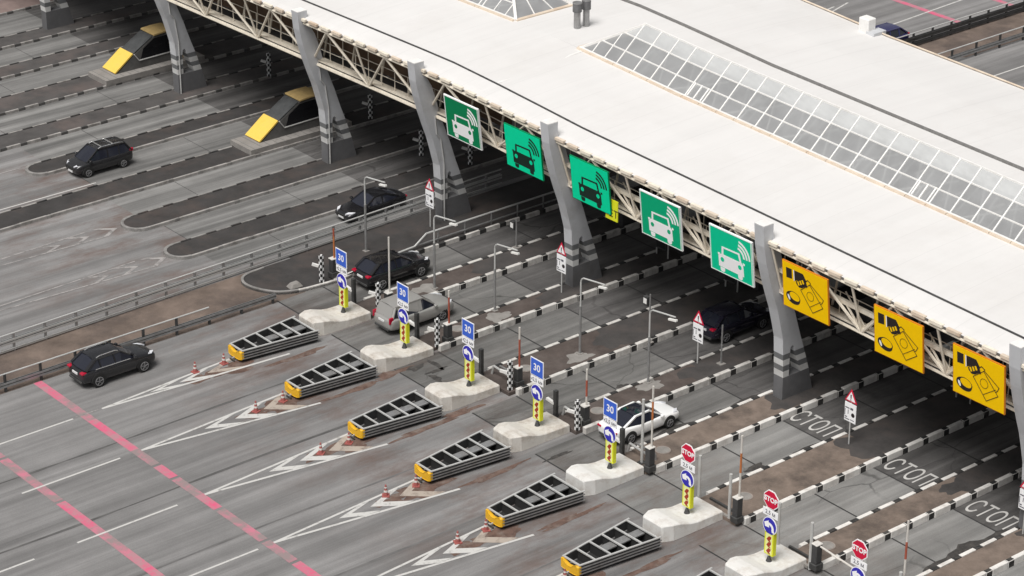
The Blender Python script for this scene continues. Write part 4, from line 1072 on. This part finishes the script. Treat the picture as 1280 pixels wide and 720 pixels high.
# street lamps
def lamp(loc, h, label):
    t = thing('street_lamp', label, 'street lamp', loc, 0, 'bent arm lamps on the entry islands')
    b = MB(); b.rod((0, 0, 0), (0, 0, h * .62), .075, M['galv'], 8); b.rod((0, 0, h * .62), (0, 0, h - .35), .05, M['galv_l'], 8)
    pts = [(0, 0, h - .35)] + [(0, -.35 + .35 * math.cos(a), h - .35 + .35 * math.sin(a)) for a in (R(20), R(45), R(70), R(95))] + [(.1, -1.9, h + .16)]
    b.path(pts, .045, M['galv_l'], 7); b.box(-.16, .16, -.16, .16, 0, .04, M['conc']); b.build('pole', t)
    c = MB(); c.beam((.05, -1.45, h - .10), (.1, -2.0, h - .02), .16, .10, M['white_steel']); c.build('lamp_head', t)
lamp((-4.0, 12.35, .14), 4.95, 'street lamp on the dark median in front of the black sedan')
lamp((-4.1, 5.5, .2), 4.75, 'street lamp to the right of the black SUV')
lamp((-3.25, .95, .2), 4.3, 'street lamp on the second entry island')
lamp((-3.05, -6.3, .2), 4.75, 'street lamp in front of the middle column')
lamp((-2.45, -11.3, .2), 4.5, 'street lamp beyond the white sedan')
# pads under lamps
pd = MB()
for x, y in ((-3.6, .2), (-3.4, -6.6), (-2.6, -11.6), (-4.6, 5.8)): blob(pd, x, y, .8, .55, .206, M['conc'], sd=int(x * 10))
struct(pd, 'island_pads', fix=False)

# warning signs
def warning(loc, label, h=3.25):
    t = thing('warning_sign', label, 'warning sign', loc, 0, 'triangle warning signs before the canopy')
    b = MB(); b.rod((.05, 0, 0), (.05, 0, h - .2), .04, M['galv_l'], 7); b.build('post', t)
    F = face_frame((0, 0, 0)); b = MB(F)
    b.prism([(-.43, h - .76), (.43, h - .76), (0, h)], -.025, 0, M['red_s']); b.prism([(-.31, h - .69), (.31, h - .69), (0, h - .16)], .001, .007, M['white_s']); tri = b.build('triangle', t)
    a = MB(F); a.prism([(-.03, h - .56), (.03, h - .56), (.045, h - .33), (-.045, h - .33)], .008, .013, M['black_s']); a.box(-.035, .035, h - .66, h - .60, .008, .013, M['black_s']); a.build('exclamation_mark', tri)
    b = MB(F); b.box(-.40, .40, h - 1.92, h - .84, -.025, 0, M['white_s']); pl = b.build('plate', t)
    a = MB(F)
    for x0, x1, z0, z1 in ((-.36, -.06, 1.12, 1.18), (.0, .2, 1.08, 1.2), (-.38, -.34, 1.25, 1.62), (-.16, -.12, 1.25, 1.5), (-.36, -.2, 1.66, 1.72), (.02, .3, 1.76, 1.80), (-.36, -.04, 1.78, 1.83)):
        a.box(x0, x1, h - z1 - .0, h - z0, .001, .008, M['text_grey'])
    plate_round(a, .2, h - 1.47, .12, .001, .008, M['black_s'], 14); a.build('symbols', pl)
warning((1.2, 12.75, .14), 'warning triangle sign left of the fourth column under the first green sign')
warning((1.25, .35, .2), 'warning triangle sign close to the left side of the middle column')
warning((1.2, -11.3, .2), 'warning triangle sign behind the dark violet car')
warning((.95, -23.1, .2), 'warning triangle sign below the middle yellow sign')
warning((.95, -34.9, .2), 'warning triangle sign at the right edge of the picture')

# thin sensor posts
def sensor(loc, h, head, label):
    t = thing('sensor_post', label, 'post', loc, 0, 'thin sensor posts near the canopy')
    b = MB(); b.rod((0, 0, 0), (0, 0, h), .05, M['galv'], 7); b.box(-.2, .2, -.2, .2, 0, .04, M['conc']); b.build('post', t)
    if head:
        c = MB(); c.box(-.16, .1, .08, .42, h - .75, h - .2, M['steel_d']); c.box(-.175, -.16, .12, .38, h - .62, h - .3, M['white_steel']); c.build('signal_box', t)
sensor((.9, -7.7, .2), 3.0, True, 'thin post with a small signal box left of the bent lamp')
sensor((2.2, -12.2, .2), 2.4, False, 'short plain post just behind the dark violet car')
sensor((3.3, 6.9, .2), 1.9, True, 'thin post with camera head in the shade behind a lamp')
# display portals at the booths
for k, (y, lb) in enumerate(((.4, 'dark display cabinet on two posts below the fourth green sign'), (-5.6, 'dark display cabinet on two posts below the fifth green sign'), (-23.6, 'dark display cabinet on two posts below the yellow sign at the column'), (-29.7, 'dark display cabinet on two posts below the middle yellow sign'))):
    t = thing('display_cabinet', lb, 'cabinet', (9.3, y, .2), 0, 'display cabinets beside the booths')
    b = MB(); b.box(-.1, .25, -.45, .45, .5, 1.5, M['steel_d']); b.box(-.11, -.1, -.38, .38, .6, 1.4, M['void']); b.build('display', t)
    for s_ in (-.5, .5):
        b = MB(); b.rod((.05, s_, 0), (.05, s_, 1.6), .05, M['galv_l'], 7); b.build('post', t)

# ------------------------------------------------------------------ GUARD RAILS
def guardrail(name, label, x0, x1, ya, yb, post, upper=None, grey=M['galv'], step=2.05, z_top=1.08, beams=((.36, .62),), post_h=.8, tube_x1=None):
    t = thing(name, label, 'guard rail', (0, 0, 0)); n = int((x1 - x0) / step)
    def Yx(x): return ya + (yb - ya) * (x - x0) / (x1 - x0)
    tb = MB(); xe = tube_x1 if tube_x1 is not None else x1
    tb.rod((x0, Yx(x0), z_top), (xe, Yx(xe), z_top), .045, M['galv_l'], 7); tb.build('top_rail', t)
    for z0, z1 in beams:
        b = MB()
        for s_ in (-1,) if (z1 - z0) < .2 else (-1, 1):
            y0 = s_ * .075; h = (z1 - z0)
            b.hexa([(x0, Yx(x0) + y0 - .02, z0), (x1, Yx(x1) + y0 - .02, z0), (x1, Yx(x1) + y0 + .02, z0), (x0, Yx(x0) + y0 + .02, z0)], [(x0, Yx(x0) + y0 - .02, z0 + h * .4), (x1, Yx(x1) + y0 - .02, z0 + h * .4), (x1, Yx(x1) + y0 + .02, z0 + h * .4), (x0, Yx(x0) + y0 + .02, z0 + h * .4)], grey)
            b.hexa([(x0, Yx(x0) + y0 - .02, z0 + h * .6), (x1, Yx(x1) + y0 - .02, z0 + h * .6), (x1, Yx(x1) + y0 + .02, z0 + h * .6), (x0, Yx(x0) + y0 + .02, z0 + h * .6)], [(x0, Yx(x0) + y0 - .02, z1), (x1, Yx(x1) + y0 - .02, z1), (x1, Yx(x1) + y0 + .02, z1), (x0, Yx(x0) + y0 + .02, z1)], grey)
            y1 = s_ * .05
            b.hexa([(x0, Yx(x0) + y1 - .015, z0 + h * .3), (x1, Yx(x1) + y1 - .015, z0 + h * .3), (x1, Yx(x1) + y1 + .015, z0 + h * .3), (x0, Yx(x0) + y1 + .015, z0 + h * .3)], [(x0, Yx(x0) + y1 - .015, z0 + h * .7), (x1, Yx(x1) + y1 - .015, z0 + h * .7), (x1, Yx(x1) + y1 + .015, z0 + h * .7), (x0, Yx(x0) + y1 + .015, z0 + h * .7)], M['steel_d'])
        b.build('beam', t)
    for i in range(n + 1):
        x = x0 + .4 + i * step
        if x > x1: break
        top = z_top if x < xe else post_h
        b = MB(); b.box(x - .06, x + .06, Yx(x) - .065, Yx(x) + .065, 0, top, post); b.build('post', t)
    return t
guardrail('guard_rail', 'long double guard rail with top tube running under the canopy', -48, 9, 13.75, 15.3, M['galv'], beams=((.10, .22), (.50, .78)), grey=M['galv_l'])
guardrail('guard_rail', 'lower rusty guard rail beside the black car at left', -48, -12.2, 10.25, 10.15, M['steel_d'], beams=((.30, .58),), post_h=.55, tube_x1=-16.8, step=2.2)
guardrail('guard_rail', 'dark guard rail on the far road beyond the roof, nearer the pink line', 40, 100, 16.1, 16.1, M['steel_d'], beams=((.12, .36), (.48, .78)), grey=M['steel_d'])
guardrail('guard_rail', 'thin guard rail on the far road, lower of the two', 40, 100, 12.0, 12.0, M['steel_d'], beams=((.30, .58),), step=2.6, post_h=.55)
t = thing('pipe_rail', 'grey pipe rail with sloping start behind the black SUV', 'rail', (0, 0, 0))
b = MB(); b.path([(-5.0, 10.65, .18), (-1.6, 10.65, .35), (-.7, 10.65, .95), (14, 10.65, .95)], .06, M['galv_l'], 7); b.build('top_pipe', t)
b = MB(); b.path([(-1.6, 10.65, .35), (14, 10.65, .38)], .055, M['galv'], 7)
b.build('lower_pipe', t)
for i in range(7):
    b = MB(); b.rod((.2 + i * 2.1, 10.65, .1), (.2 + i * 2.1, 10.65, .95), .05, M['galv'], 6); b.build('post', t)
# loose lump of concrete and low slab on the median
b = MB(); b.hexa([(-.5, -.32, 0), (.45, -.38, 0), (.5, .3, 0), (-.42, .36, 0)], [(-.28, -.2, .3), (.2, -.22, .34), (.25, .16, .32), (-.2, .2, .28)], M['conc'])
o = b.build('concrete_footing', bevel=.06); o.location = (-10.3, 10.95, .14); tag(o, 'small pale lump of concrete on the dark median tip', 'footing')

# ------------------------------------------------------------------ YELLOW-FRONTED SHELTERS on the exit islands
def shelter(label):
    t = thing('crash_shelter', label, 'shelter', (0, 0, 0), 0, 'yellow fronted shelters on the exit islands')
    b = MB(); b.box(0, 8.2, -1.22, 1.22, -.02, .36, M['conc'])
    
    for i in range(13): b.box(.3 + i * .6, .33 + i * .6, -1.20, 1.20, .361, .366, M['column_dark'])
    b.build('base_slab', t)
    P_ = [(1.55, .36), (3.05, 1.60), (4.55, 3.25), (6.2, 3.30), (6.9, 2.6), (6.9, .36)]
    y0, y1 = -.5, 1.15
    body = MB(); body.prism([(1.37, .36), (2.8, 1.42), (4.5, 2.42), (6.1, 2.5), (6.75, 2.2), (6.75, .36)], y0 + .03, y1 - .03, M['cab_grey'], 'y'); body.build('wall', t)
    q = MB(); q.prism([(3.35, 1.02), (6.1, 1.08), (6.1, 2.35), (4.5, 2.30), (3.6, 1.75)], y0 + .012, y0 + .029, M['glass_d'], 'y'); q.build('side_window', t)
    def slope(p, q, th, ya, yb, m, nm):
        d = Vector((q[0] - p[0], 0, q[1] - p[1])).normalized(); n = Vector((-d.z, 0, d.x)) * th
        s_ = MB(); s_.hexa([(p[0], ya, p[1]), (q[0], ya, q[1]), (q[0], yb, q[1]), (p[0], yb, p[1])], [(p[0] + n.x, ya, p[1] + n.z), (q[0] + n.x, ya, q[1] + n.z), (q[0] + n.x, yb, q[1] + n.z), (p[0] + n.x, yb, p[1] + n.z)], m); return s_.build(nm, t)
    slope((1.2, .38), (2.75, 1.50), .10, y0, y1, M['yellow_p'], 'front_panel')
    slope((2.77, 1.50), (4.42, 2.46), .03, y0 + .05, y1 - .05, M['glass_g'], 'window')
    slope((4.5, 2.5), (5.4, 2.56), .10, y0 - .05, y1 + .05, M['tan'], 'roof'); slope((5.42, 2.56), (6.2, 2.54), .10, y0 - .05, y1 + .05, M['tan'], 'roof')
    s_ = MB(); s_.box(6.2, 6.95, y0 - .06, y1 + .06, .36, 2.5, M['tan']); s_.build('rear_wall', t)
    s_ = MB(); s_.path([(2.8, y0 - .01, 1.5), (3.2, y0 - .01, .95), (6.15, y0 - .01, 1.0)], .04, M['galv_l'], 6); s_.build('side_trim', t)
    return t
s0 = shelter('yellow fronted shelter left of the third column, nearer one'); s0.location = (-.9, 30.3, .17)
dup(s0, (-1.55, 47.15, .17), 0, 'yellow fronted shelter near the top left corner beside the second column')

# ------------------------------------------------------------------ CARS
def build_car(label, loc, rz, paint, P):
    t = thing('car', label, 'car', loc, rz)
    st = P['st']; hwb = P['hw']
    body = MB(); rings = []
    for x, zb, zt, hw in st:
        zm = zb + (zt - zb) * .5
        half = [(hw * .80, zb), (hw * .96, zb + .07), (hw, zm), (hw * .985, zt - .10), (hw * .93, zt - .02), (hw * .55, zt + .015)]
        rings.append([(x, y, z) for y, z in half] + [(x, -y, z) for y, z in reversed(half)])
    body.loft(rings, paint); body.build('body', t, smooth=True, subsurf=1)
    # cabin
    xa, xb, xc, xd = P['cab']; zr = P['H']; zbel = P['zbelt']; zrb = P.get('zrear', zbel)
    wb, wt = P['wb'], P['wt']
    base_f = [(xa, wb * .90, zbel - .02), (xa, -wb * .90, zbel - .02)]
    top_f = [(xb, wt * .93, zr - .03), (xb, -wt * .93, zr - .03)]
    top_r = [(xc, wt * .92, zr - .06), (xc, -wt * .92, zr - .06)]
    base_r = [(xd, wb * .86, zrb - .02), (xd, -wb * .86, zrb - .02)]
    G = M['glass_b']
    q = MB(); q.add([base_f[0], base_f[1], top_f[1], top_f[0], (xa + .10, 0, zbel), (xb + .05, 0, zr)], [(0, 4, 5, 3), (4, 1, 2, 5)], G); q.build('windscreen', t, fix=False)
    q = MB(); q.add([base_r[1], base_r[0], top_r[0], top_r[1], (xd - .08, 0, zrb), (xc - .05, 0, zr - .03)], [(0, 4, 5, 3), (4, 1, 2, 5)], G); q.build('rear_window', t, fix=False)
    if P.get('blind'):
        q = MB(); q.hexa([(xd - .03, -wb * .84, zrb - .05), (xd - .03, wb * .84, zrb - .05), (xc - .03, wt * .9, zr - .06), (xc - .03, -wt * .9, zr - .06)], [(xd - .10, -wb * .84, zrb - .05), (xd - .10, wb * .84, zrb - .05), (xc - .10, wt * .9, zr - .06), (xc - .10, -wt * .9, zr - .06)], paint); q.build('rear_door', t)
    for s_ in (0, 1):
        sg = 1 if s_ == 0 else -1; q = MB()
        mids = [(xb - .05, sg * wb, zbel - .02), (xc + .1, sg * wb, zbel - .02)]
        q.add([base_f[s_], mids[0], mids[1], base_r[s_], top_r[s_], top_f[s_]], [(0, 1, 5), (1, 2, 4, 5), (2, 3, 4)], G); q.build('side_window', t, fix=False)
    # roof skin with crown, and pillars
    rfm = P.get('roofmat', paint); q = MB(); nx = 7; rows = []
    for i in range(nx + 1):
        f = i / nx; x = xb + .06 + (xc - .08 - xb - .06) * f; cz = zr - .025 - .03 * (2 * f - 1) ** 2
        rows.append([(x, y * wt, cz + .045 * (1 - y * y)) for y in (-.97, -.8, -.4, 0, .4, .8, .97)])
    q.loft(rows, rfm, cap=False, close=False)
    q.loft([[(p[0], p[1], p[2] - .05) for p in r_] for r_ in rows], rfm, cap=False, close=False); rfo = q.build('roof', t, smooth=True, fix=False)
    for s_ in (0, 1):
        pl = MB(); sg = 1 if s_ == 0 else -1
        pl.beam(base_f[s_], top_f[s_], .09, .07, paint); pl.beam(top_f[s_], top_r[s_], .10, .08, paint); pl.beam(top_r[s_], base_r[s_], P.get('cp', .16), .09, paint)
        for xm in P['bp']:
            pl.beam((xm + .05, sg * wb * .99, zbel - .03), (xm, sg * wt * .94, zr - .05), .08, .06, M['glass_d'] if paint is M['car_white'] else paint)
        if P.get('chrome'): pl.beam((xb + .5, sg * (wb + .012), zbel - .0), (xc - .1, sg * (wb + .012), zbel + .02), .03, .035, M['chrome'])
        pl.build('window_frame', t)
    if P.get('quarter'):        # painted rear quarter for vans and hatchbacks
        for s_ in (0, 1):
            sg = 1 if s_ == 0 else -1; q = MB(); x1 = P['quarter']
            q.add([(x1, sg * (wb + .012), zbel), (xd + .02, sg * (wb * .87 + .012), zrb), (xc - .02, sg * (wt * .93 + .012), zr - .06), (x1 + .02, sg * (wt * .95 + .012), zr - .05)], [(0, 1, 2, 3)], paint); q.build('quarter_panel', t, fix=False)
    if P.get('rails'):
        for sg in (1, -1):
            q = MB(); q.path([(xb - .1, sg * wt * .86, zr + .0), (xb - .3, sg * wt * .86, zr + .07), (xc + .35, sg * wt * .86, zr + .05), (xc + .12, sg * wt * .86, zr - .02)], .03, M['chrome'], 6); q.build('roof_rail', rfo)
    if P.get('xbars'):
        for xx in P['xbars']:
            q = MB(); q.beam((xx, -wt * .9, zr + .075), (xx, wt * .9, zr + .075), .07, .05, M['chrome']); q.build('roof_bar', rfo)
    # wheels
    wr = P.get('wr', .33)
    for xx in P['wx']:
        for sg in (1, -1):
            q = MB(); yo = sg * (hwb + .008); yi = sg * (hwb - .22)
            q.rod((xx, yi, wr), (xx, yo, wr), wr, M['rubber'], 20); wh = q.build('wheel', t)
            q = MB(); q.rod((xx, yo, wr), (xx, yo + sg * .006, wr), wr * .66, M['steel_d'], 16)
            for a in range(5):
                an = a * 2 * math.pi / 5 + .3; q.beam((xx, yo + sg * .012, wr), (xx + math.cos(an) * wr * .64, yo + sg * .012, wr + math.sin(an) * wr * .64), .075, .02, M['rim'])
            for a in range(16):
                a0, a1 = a * math.pi / 8, (a + 1) * math.pi / 8; q.beam((xx + math.cos(a0) * wr * .64, yo + sg * .012, wr + math.sin(a0) * wr * .64), (xx + math.cos(a1) * wr * .64, yo + sg * .012, wr + math.sin(a1) * wr * .64), .03, .03, M['rim'])
            q.build('rim', wh)
            q = MB(); arch = [(xx + (wr + .075) * math.cos(R(8 * i)), wr + .02 + (wr + .065) * math.sin(R(8 * i))) for i in range(-1, 24)]
            q.prism(arch, sg * (hwb - .25), sg * (hwb - .002), M['void'], 'y'); q.build('wheel_arch', t)
    # lights, plates, mirrors, bumpers
    xf, xr = st[0][0], st[-1][0]; hf = P['headz']; tz = P['tailz']; fw = P['fw']; rw = P['rw']
    for sg in (1, -1):
        q = MB(); q.hexa([(xf - .30, sg * fw * .99, hf - .08), (xf - .02, sg * fw * .58, hf - .08), (xf + .0, sg * fw * .58, hf + .05), (xf - .30, sg * fw * 1.0, hf + .09)], [(xf - .55, sg * fw * 1.04, hf - .04), (xf - .22, sg * fw * .60, hf + .06), (xf - .24, sg * fw * .60, hf + .10), (xf - .56, sg * fw * 1.02, hf + .12)], M['lens']); q.build('headlight', t)
        q = MB(); tw, th_ = P.get('tl', (.26, .16))
        q.box(xr - .015, xr + .28, min(sg * (rw - tw), sg * (rw + .015)), max(sg * (rw - tw), sg * (rw + .015)), tz - th_ / 2, tz + th_ / 2, M['tail']); q.build('tail_light', t, bevel=.03)
        q = MB(); q.box(xa - .28, xa - .10, min(sg * (wb + .02), sg * (wb + .22)), max(sg * (wb + .02), sg * (wb + .22)), zbel + .0, zbel + .14, paint); q.build('mirror', t, bevel=.03)
    q = MB(); q.box(xr - .02, xr + .06, -.26, .26, P['plz'] - .06, P['plz'] + .06, M['plate']); q.build('number_plate', t)
    q = MB(); q.box(xf - .10, xf + .012, -.5, .5, hf - .20, hf - .05, M['void']); q.build('grille', t, bevel=.02)
    q = MB(); q.box(xf - .06, xf + .02, -.26, .26, .36, .47, M['plate']); q.build('number_plate', t)
    q = MB(); q.box(xr - .01, xr + .1, -rw * .8, rw * .8, .34, .48, M['steel_d']); q.build('bumper', t, bevel=.02)
    return t

SEDAN = dict(hw=.90, H=1.40, zbelt=.91, zrear=.96, wb=.82, wt=.64, cab=(.98, .12, -.82, -1.80), bp=(-.40,), wx=(1.38, -1.36), headz=.68, tailz=.82, fw=.74, rw=.74, plz=.74, wr=.33, tl=(.30, .12), cp=.12,
             st=[(2.30, .36, .60, .60), (2.24, .28, .68, .72), (2.05, .22, .75, .82), (1.5, .2, .83, .88), (.95, .2, .91, .895), (0, .2, .92, .90), (-1.0, .2, .945, .90), (-1.6, .22, .98, .885), (-2.0, .25, .995, .84), (-2.24, .3, .97, .78), (-2.32, .36, .86, .70)])
SUV = dict(hw=.95, H=1.65, zbelt=1.08, zrear=1.12, wb=.87, wt=.70, cab=(1.06, .14, -1.46, -2.12), bp=(-.32, -1.25), wx=(1.46, -1.42), headz=.84, tailz=.98, fw=.78, rw=.80, plz=.85, wr=.38, tl=(.30, .13), rails=True, cp=.2, chrome=True,
           st=[(2.38, .42, .78, .66), (2.30, .34, .86, .78), (2.08, .28, .95, .88), (1.5, .26, 1.03, .93), (1.0, .26, 1.07, .945), (0, .26, 1.08, .95), (-1.2, .26, 1.09, .95), (-1.9, .30, 1.10, .92), (-2.22, .34, 1.06, .87), (-2.36, .40, .96, .80)])
VAN = dict(hw=.89, H=1.66, zbelt=1.02, zrear=1.08, wb=.82, wt=.66, cab=(1.35, .45, -1.62, -2.02), bp=(-.25, -1.1), wx=(1.34, -1.30), headz=.78, tailz=1.05, fw=.74, rw=.74, plz=.85, wr=.32, tl=(.10, .22), rails=True, xbars=(.1, -.75), cp=.2,
           st=[(2.16, .36, .70, .62), (2.10, .30, .80, .72), (1.9, .24, .90, .82), (1.4, .22, 1.0, .87), (.9, .22, 1.03, .89), (0, .22, 1.03, .89), (-1.2, .22, 1.05, .89), (-1.8, .26, 1.07, .86), (-2.05, .3, 1.03, .81), (-2.16, .38, .94, .74)])
WAGON = dict(SUV); WAGON.update(H=1.74, blind=True, rails=False, chrome=False, hw=.91, wb=.84, wt=.68, quarter=-.05, cab=(1.02, .12, -1.85, -2.12), tl=(.10, .40), tailz=1.0, roofmat=M['car_silver'], wr=.33, wx=(1.36, -1.34))
HATCH = dict(SUV); HATCH.update(H=1.62, rails=False, chrome=False, wr=.36)
def P_with(P, **k):
    d = dict(P); d.update(k); return d
build_car('black estate SUV with roof rails beside the lower guard rail at left', (-24.35, 8.38, .0), 0, M['car_black'], SUV)
build_car('black minivan with roof bars driving out on the exit lanes', (-9.55, 33.85, .0), math.pi, M['car_black2'], VAN)
build_car('black sedan leaving in the shade beside the guard rail, headlights forward', (-.2, 16.95, .0), math.pi, M['car_black'], P_with(SEDAN, xbars=None))
build_car('black SUV entering the first lane behind the leftmost 30 sign', (-4.95, 8.5, .0), 0, M['car_black'], P_with(SUV, rails=False, chrome=False))
build_car('silver delivery hatchback with blind rear sides entering the second lane', (-7.5, 3.05, .0), 0, M['car_silver'], WAGON)
build_car('white sedan with black roof at the fifth lane entrance', (-6.22, -14.75, .0), 0, M['car_white'], P_with(SEDAN, roofmat=M['glass_b']))
build_car('dark violet black SUV in the canopy shade with red tail lights', (5.9, -9.3, .0), 0, M['car_dark'], HATCH)
build_car('dark blue car on the far road, just showing over the roof edge', (46.2, 17.25, .0), math.pi, M['car_blue'], HATCH)
